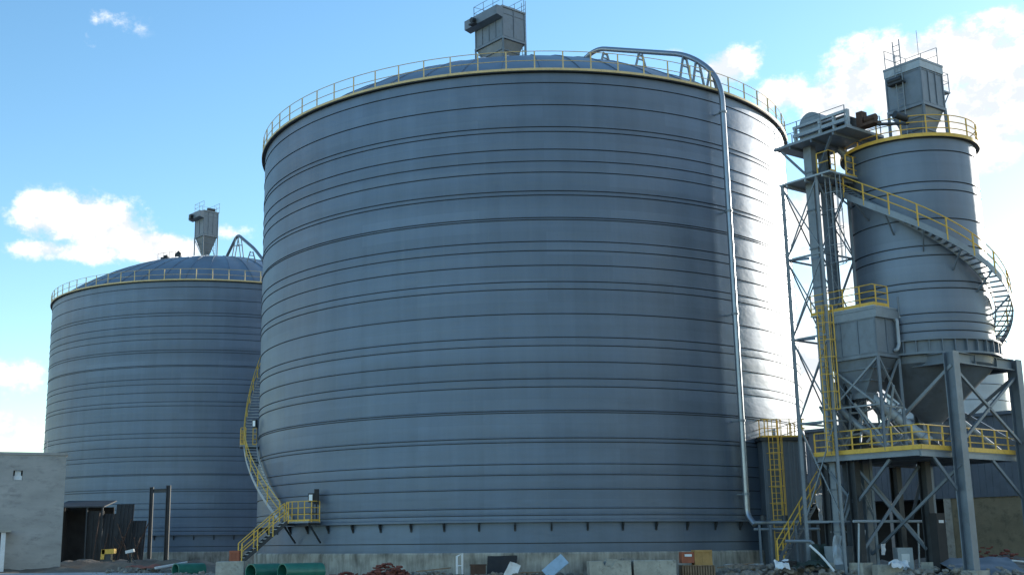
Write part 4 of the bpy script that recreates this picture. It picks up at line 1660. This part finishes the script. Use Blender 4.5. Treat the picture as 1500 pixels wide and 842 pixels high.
def block(x0, x1, ytop, Y, depth, label, mat='block', name='concrete_block', cat='concrete block', group=None, rot=0.0, seed=0):
    p0, p1 = at(x0, ytop, Y), at(x1, ytop, Y)
    wdt, h = p1.x - p0.x, p0.z
    c = Vector(((p0.x + p1.x) / 2, Y + depth / 2, 0))
    ca, sa = math.cos(rot), math.sin(rot)
    mb = MB()
    nx, nz = 8, 5
    ax, ay = Vector((ca, sa, 0)), Vector((-sa, ca, 0))
    # slightly worn block: bevelled box with rough top edge
    b = .03
    hw, hd = wdt / 2, depth / 2
    lo = [c + ax * x * hw + ay * y * hd - tz * .05 for x, y in ((-1, -1), (1, -1), (1, 1), (-1, 1))]
    m1 = [c + ax * x * hw + ay * y * hd + tz * (h - b) for x, y in ((-1, -1), (1, -1), (1, 1), (-1, 1))]
    hi = [c + ax * x * (hw - b) + ay * y * (hd - b) + tz * (h + rnd.uniform(-.03, .03)) for x, y in ((-1, -1), (1, -1), (1, 1), (-1, 1))]
    vs = lo + m1 + hi
    fs = [(3, 2, 1, 0), (8, 9, 10, 11)]
    for o in (0, 4):
        fs += [(o + i, o + (i + 1) % 4, o + (i + 1) % 4 + 4, o + i + 4) for i in range(4)]
    mb.add(vs, fs)
    return mb, name, mat, label, cat, c, group


def put(a):
    mb, name, mat, label, cat, c, group = a
    return single(mb, name, mat, label, cat, c, group)


BG = 'pale concrete blocks along the plinth'
put(block(316, 357, 822, 60.5, 1.2, 'pale concrete block in front of the stair foot, left of the green pipes', group=BG))
t = thing('concrete_block', 'wide cracked pale concrete slab box, left of the two by the orange crates', 'concrete block', (gx(894, 60), 60.5, 0), BG)
z1 = at(890, 820, 60).z
x0, x1 = gx(863, 60), gx(925, 60)
mb = MB()
mb.prism([(x0, 60, -.05), (x1 - .05, 60, -.05), (x1 - .05, 60, z1 - .02), (x0 + 1.3, 60, z1), (x0 + 1.05, 60, z1 - .35), (x0 + .75, 60, z1 - .3), (x0 + .62, 60, z1 - .03), (x0, 60, z1 - .05)], (0, 1.3, 0))
mb.build('slab', 'block', t)
mb = MB()
mb.prism([(x0 + .72, 60.15, z1 - .33), (x0 + 1.1, 60.1, z1 - .38), (x0 + 1.38, 60.1, z1 + .04), (x0 + .9, 60.15, z1 + .07)], (0, .9, 0))
mb.build('broken_piece', 'block', t)
put(block(928, 990, 820, 60.2, 1.4, 'cream concrete block with chipped top, right of the cracked one', group=BG, mat='block'))
put(block(912, 930, 818, 62.2, .9, 'narrow grey concrete block wedged between the two wide pale ones', group=BG, mat='rubble'))
put(block(1285, 1322, 826, 59.5, .8, 'small pale concrete block under the railed deck at the bottom edge', group=BG))


def crate(x0, x1, y0, y1, Y, depth, mat, label, cat='crate', name='crate', zb=None):
    p0, p1 = at(x0, y0, Y), at(x1, y1, Y)
    z1 = p0.z
    zb_ = p1.z if zb is None else zb
    c = Vector(((p0.x + p1.x) / 2, Y + depth / 2, zb_))
    t = thing(name, label, cat, c, 'wooden crates by the plinth')
    hw = (p1.x - p0.x) / 2
    mb = MB()
    mb.box(c + tz * (z1 - zb_) / 2, Vector((hw, 0, 0)), Vector((0, depth / 2, 0)), tz * (z1 - zb_) / 2)
    mb.build('box', mat, t)
    mb = MB()
    for sx in (-1, 0, 1):
        mb.box(c + tz * (z1 - zb_) / 2 + Vector((sx * (hw - .06), -depth / 2 - .012, 0)), Vector((.05, 0, 0)), Vector((0, .012, 0)), tz * (z1 - zb_) / 2)
    for zz in (.06, (z1 - zb_) - .06):
        mb.box(c + tz * zz + Vector((0, -depth / 2 - .034, 0)), Vector((hw, 0, 0)), Vector((0, .01, 0)), tz * .05)
    mb.build('battens', mat, t)
    return t, c, z1


t, c, z1 = crate(998, 1018, 808, 824, 61.4, .7, 'orange', 'rusty orange crate with a pale label on the pallet by the plinth')
MB().box(c + Vector((0, -.40, (z1 - c.z) * .7)), Vector((.18, 0, 0)), Vector((0, .004, 0)), tz * .06).build('paper_label', 'white', t)
crate(1017, 1044, 805, 827, 61.3, .8, 'ochre', 'ochre plywood crate right beside the rusty orange one')
t = thing('pallet', 'stack of weathered wooden pallets under the two crates by the plinth', 'pallet', (gx(1021, 61.3), 61.7, 0))
zc_ = at(1020, 827, 61.3).z
mb = MB()
pa_, pb_ = gx(997, 61.3), gx(1044, 61.3)
k = 0
x = pa_
while x < pb_:
    mb.box((x + .05, 61.66, zc_ / 2 - .02), (.045, 0, 0), (0, .45, 0), (0, 0, zc_ / 2 - .02))
    x += .13
mb.box(((pa_ + pb_) / 2, 61.65, zc_ - .022), ((pb_ - pa_) / 2, 0, 0), (0, .47, 0), (0, 0, .018))
mb.build('boards', 'wood', t)
t, c, z1 = crate(336, 350, 806, 822, 63.5, .5, 'orange', 'small red orange crate at the foot of the silo staircase', zb=.0)

# tilted blue panel, white sheet, white pipe frame
p = at(808, 842, 60.3)
mb = MB()
mb.sheet((p.x - .1, 60.3, -.05), (at(842, 818, 60.6) - at(814, 842, 60.3)), Vector((-.35, .35, .42)), 6, 6, .02, 3, .05)
single(mb, 'insulation_panel', 'paleblue', 'pale blue panel leaning askew against the concrete plinth', 'panel', (p.x, 60.3, 0))
mb = MB()
p = at(735, 842, 60.5)
mb.sheet((p.x, 60.5, -.05), (.42, .1, .85), (.55, .15, -.18), 12, 12, .10, 7, .01)
single(mb, 'paper_sack', 'white', 'crumpled white sack propped up in front of the dark stained plinth', 'sack', (p.x, 60.5, 0), None, 50)
xa, xb = gx(669, 61.5), gx(677, 61.5)
mb = MB()
mb.tube([(xa, 61.5, 0), (xa, 61.5, 1.05), (xb, 61.5, 1.2), (xb, 61.6, 0)], .055, 8)
mb.tube([(xa, 61.5, .6), (xb, 61.55, .6)], .03, 8)
single(mb, 'pipe_hoop', 'white', 'white bent pipe hoop standing against the plinth', 'pipe hoop', (xa, 61.5, 0), None, 40)
mb = MB()
p = Vector((gx(700, 61.4), 61.6, 0))
mb.box(p + tz * .3, (.38, 0, 0), (0, .25, 0), (0, 0, .3))
mb.box(p + tz * .63, (.42, 0, 0), (0, .28, 0), (0, 0, .03))
mb.box(p + Vector((-.2, -.26, .3)), (.05, 0, 0), (0, .012, 0), (0, 0, .3))
mb.box(p + Vector((.2, -.26, .3)), (.05, 0, 0), (0, .012, 0), (0, 0, .3))
single(mb, 'timber_box', 'rust', 'dark red timber box next to the white pipe hoop', 'box', p)


def heap(x0, x1, Y, h, n, mat, name, label, seed, r=(.07, .16), brick=False, depth=1.6, kind='stuff'):
    rr_ = random.Random(seed)
    mb = MB()
    for i in range(n):
        u_ = rr_.random()
        x = gx(x0 + (x1 - x0) * u_, Y)
        env = math.sin(math.pi * u_) ** .7
        yy = Y + rr_.uniform(-.5, .5) * depth
        z = rr_.random() ** 1.3 * h * env * (1 - abs(yy - Y) / depth)
        if brick:
            e = Matrix.Rotation(rr_.uniform(0, 6.3), 3, 'Z') @ Matrix.Rotation(rr_.uniform(-.6, .6), 3, 'X')
            s_ = rr_.uniform(.8, 1.3)
            mb.box((x, yy, z + .04), e @ Vector((.12 * s_, 0, 0)), e @ Vector((0, .057 * s_, 0)), e @ Vector((0, 0, .035 * s_)))
        else:
            mb.rock((x, yy, z), rr_.uniform(*r), i + seed)
    o = mb.build(name, mat, None)
    return tag(o, label, None, None, kind)


heap(535, 600, 61.3, .8, 170, 'brick', 'brick_rubble', 'heap of broken red bricks in front of the plinth', 3, brick=True)
heap(478, 560, 61.6, .35, 80, 'brick', 'brick_rubble', 'loose red bricks strewn right of the green pipes', 13, brick=True)
heap(585, 668, 61.6, .4, 60, 'rubble', 'stone_rubble', 'grey stones along the plinth', 4)
heap(690, 870, 61.8, .3, 110, 'rubble', 'stone_rubble', 'grey stones and dirt along the plinth', 6)
heap(1050, 1300, 62, .55, 240, 'rubble', 'stone_rubble', 'grey rubble below the pipe manifold and railed deck', 7, (.08, .24), depth=4)
heap(1300, 1500, 60, .45, 220, 'rubble', 'stone_rubble', 'grey rubble between the frame columns', 8, (.08, .22), depth=5)
heap(1410, 1500, 72, 1.5, 160, 'brick', 'brick_rubble', 'brown broken masonry against the tan wall', 9, brick=True, depth=3)
heap(150, 262, 78, .5, 80, 'rubble', 'stone_rubble', 'stones on the dirt bank before the farther silo', 10, (.06, .2), depth=5)
heap(235, 340, 66, .3, 90, 'rubble', 'stone_rubble', 'dark stones beside the stair foot', 12, (.06, .18), depth=5)

# small machines on the bank, left
p = Vector((gx(158, 84), 84, .75))
t = thing('plate_compactor', 'small yellow site machine on the dirt bank before the dark lean-to shed', 'machine', p)
mb = MB()
mb.box(p + Vector((.1, 0, .62)), (.42, 0, .02), (0, .3, 0), (0, 0, .16))
mb.prism([p + Vector((-.35, -.3, .75)), p + Vector((-.1, -.3, .75)), p + Vector((-.15, -.3, .1)), p + Vector((-.4, -.3, .1))], (0, .6, 0))
mb.build('cover', 'yellow', t)
mb = MB()
mb.box(p + Vector((.05, 0, .25)), (.25, 0, 0), (0, .25, 0), (0, 0, .22))
mb.box(p + Vector((0, 0, .0)), (.42, 0, 0), (0, .3, 0), (0, 0, .05))
mb.build('engine', 'dark', t)
p = Vector((gx(192, 84), 84, .65))
t = thing('work_lamp', 'white topped work lamp on a dark stand on the dirt bank', 'lamp', p)
mb = MB()
mb.beam(p, p + tz * .6, .14, .14)
for k in range(3):
    a = k * 2.1
    mb.beam(p + tz * .4, p + Vector((math.cos(a) * .35, math.sin(a) * .35, -.05)), .05, .05)
mb.build('stand', 'dark', t)
MB().box(p + Vector((-.05, -.05, .72)), (.28, 0, .06), (0, .16, 0), (-.02, 0, .1)).build('head', 'white', t)
mb = MB()
mb.sheet((gx(184, 76), 76, .42), (3.0, .6, .0), (.2, .9, .12), 16, 8, .12, 5, .012)
single(mb, 'orange_sheet', 'orange', 'rusty orange sheet lying flat on the dirt bank', 'sheet', (gx(200, 76), 76, .4), None, 50)
mb = MB()
mb.tube([(gx(228, 74), 74, .42), (gx(262, 73), 75.5, .72)], .05, 8)
mb.tube([(gx(228, 74), 74.3, .38), (gx(256, 73), 76, .62)], .05, 8)
single(mb, 'fallen_poles', 'white', 'pair of pale poles lying on the dirt before the portal frame', 'poles', (gx(240, 74), 74.5, .4), None, 40)

heap(600, 860, 60.9, .22, 120, 'soil', 'earth_clods', 'brown earth clods along the foot of the plinth', 41, (.06, .2), depth=1.4)
mb = MB()
p = at(712, 842, 62.2)
mb.sheet((gx(712, 62.8), 62.75, .0), (1.5, .0, .0), (.1, .45, 1.05), 14, 14, .06, 17, .012)
single(mb, 'roofing_felt', 'black', 'dark roofing felt draped against the plinth behind the white sack', 'felt', (gx(712, 62.8), 62.75, 0), None, 50)
for k, (x0, x1, Y, z, mt_, lb) in enumerate(((610, 660, 60.6, .35, 'wood', 'weathered plank lying nearest the brick heap'), (760, 800, 60.9, .25, 'wood', 'weathered plank lying left of the pale blue panel'),
                                      (1050, 1105, 60.8, .42, 'wood', 'weathered plank lying right of the crates'), (1060, 1120, 61.5, .55, 'pale', 'pale steel channel lying right of the crates'))):
    mb = MB()
    mb.beam((gx(x0, Y), Y, z), (gx(x1, Y), Y + .5, z + rnd.uniform(-.15, .25)), .2, .05)
    single(mb, 'plank', mt_, lb, 'plank', (gx(x0, Y), Y, z), 'planks lying along the plinth')
for k in range(5):
    x0 = 1062 + 11 * k
    mb = MB()
    Y = 60.2 + .25 * k
    z_ = .48 - .03 * k
    mb.beam((gx(x0, Y), Y, z_), (gx(x0 + 26, Y), Y + .9, z_ + .06), .16, .14)
    single(mb, 'kerb_stone', 'rubble', '%s from the left of five grey kerb stones lying right of the crates' % ORD[k], 'kerb stone', (gx(x0, Y), Y, 0), 'kerb stones right of the crates')
t = thing('hose_coil', 'coil of black hose on the ground before the steep stair', 'hose', (gx(1160, 60.5), 60.5, .35))
mb = MB()
pts = []
for i in range(90):
    a = i * .35
    pts.append((gx(1150, 60.5) + (.42 + .004 * i % .1) * math.cos(a), 60.5 + .42 * math.sin(a), .45 + .0028 * i + .02 * math.sin(i * 1.7)))
mb.tube(pts, .035, 6)
mb.build('hose', 'black', t, 60)

# clutter beneath the railed deck
TG = 'tarpaulins under the railed deck'


def hang(x0, x1, y0, y1, Y, mat, label, seed, cr=.14, slant=0.2, name='tarpaulin'):
    a, b, c = at(x0, y0, Y), at(x1, y0, Y), at(x0, y1, Y)
    mb = MB()
    mb.sheet(c, Vector((b.x - a.x, .3, 0)), Vector((slant, .5, a.z - c.z)), 16, 16, cr, seed, .012, 1.6)
    return single(mb, name, mat, label, 'tarpaulin', c, TG, 50)


hang(1222, 1238, 784, 826, 60.6, 'tarp', 'pale blue tarpaulin draped left of the dark deck column', 2)
hang(1256, 1273, 776, 824, 60.8, 'tarp', 'pale blue tarpaulin hanging right of the dark deck column', 3)
hang(1200, 1210, 722, 762, 62.4, 'white', 'narrow white sheet hanging below the steep yellow stair', 4, .08, .1)
hang(1188, 1226, 796, 832, 61.6, 'darktarp', 'dark green tarpaulin heaped at the foot of the steep stair', 5, .25, .3)
hang(1292, 1300, 796, 812, 61.0, 'white', 'small white rag caught on the rubble under the deck', 6, .1)
for x0, x1, Y, lb, sd2, mt_ in ((1160, 1205, 60.0, 'dirty green sheet on the ground before the steep stair', 21, 'darktarp'),
                            (1305, 1335, 58.5, 'white plastic sheet crumpled on the ground under the deck', 22, 'white'),
                            (1135, 1158, 59.5, 'white plastic scrap on the ground by the pipe manifold', 23, 'white')):
    mb = MB()
    mb.sheet((gx(x0, Y), Y, .42), (gx(x1, Y) - gx(x0, Y), .3, .05), (.1, .8, .25), 18, 12, .22, sd2, .012, 2.4)
    single(mb, 'plastic_sheet', mt_, lb, 'sheet', (gx(x0, Y), Y, 0), None, 50)
mb = MB()
mb.tube(smooth_path([at(1186, 798, 61), at(1205, 815, 60.6), at(1222, 836, 60.2)], .8), .06, 8)
single(mb, 'bent_pipe', 'white', 'white bent pipe lying against the dark green tarpaulin', 'pipe', at(1222, 836, 60.2), None, 40)
mb = MB()
mb.tube([at(1250, 763, 60.2), at(1385, 763, 62.5)], .07, 8)
mb.tube([at(1345, 766, 61.8), at(1347, 842, 61.8)], .05, 8)
mb.tube([at(1258, 766, 60.3), at(1258, 850, 60.3)], .05, 8)
single(mb, 'pipe_rail', 'pale', 'long pale horizontal pipe on two legs below the railed deck', 'pipe', at(1300, 850, 61), None, 40)
t = thing('switch_cabinet', 'dark electrical cabinet with pale label under the railed deck', 'cabinet', Wl(3.35, 1.72, 0))
mb = MB()
mb.box(Wl(3.35, 1.7, 1.5), U * .36, V * .2, tz * 1.45)
mb.build('body', 'black', t)
MB().box(Wl(3.35, 1.49, 2.55), U * .2, V * .004, tz * .07).build('label_plate', 'white', t)
t = thing('packing_case', 'small pale packing case among the rubble beside the cabinet', 'box', at(1322, 812, 61.5))
p = at(1322, 800, 61.5)
MB().box((p.x, p.y, .75), (.38, 0, 0), (0, .3, 0), (0, 0, .55)).build('box', 'pale', t)
MB().box((p.x, p.y - .305, .8), (.2, 0, 0), (0, .004, 0), (0, 0, .2)).build('label_sheet', 'white', t)
mb = MB()
p = at(1440, 842, 58)
mb.sheet((p.x - 1.2, 58, .05), (3.6, .3, .0), (.0, 2.4, .75), 20, 14, .12, 31, .02, .9)
single(mb, 'ground_sheet', 'shed', 'dark blue grey sheet spread over the ground at the right frame column', 'sheet', (p.x, 58, 0), None, 50)
mb = MB()
p = at(1468, 770, 74)
mb.tube([at(1455, 818, 66), at(1500, 822, 66)], .05, 8)
single(mb, 'pale_pole', 'white', 'pale pole lying on the rubble at the right edge', 'pole', at(1470, 820, 66), None, 40)

for o in bpy.data.objects:
    if '_o' in o:
        del o['_o']
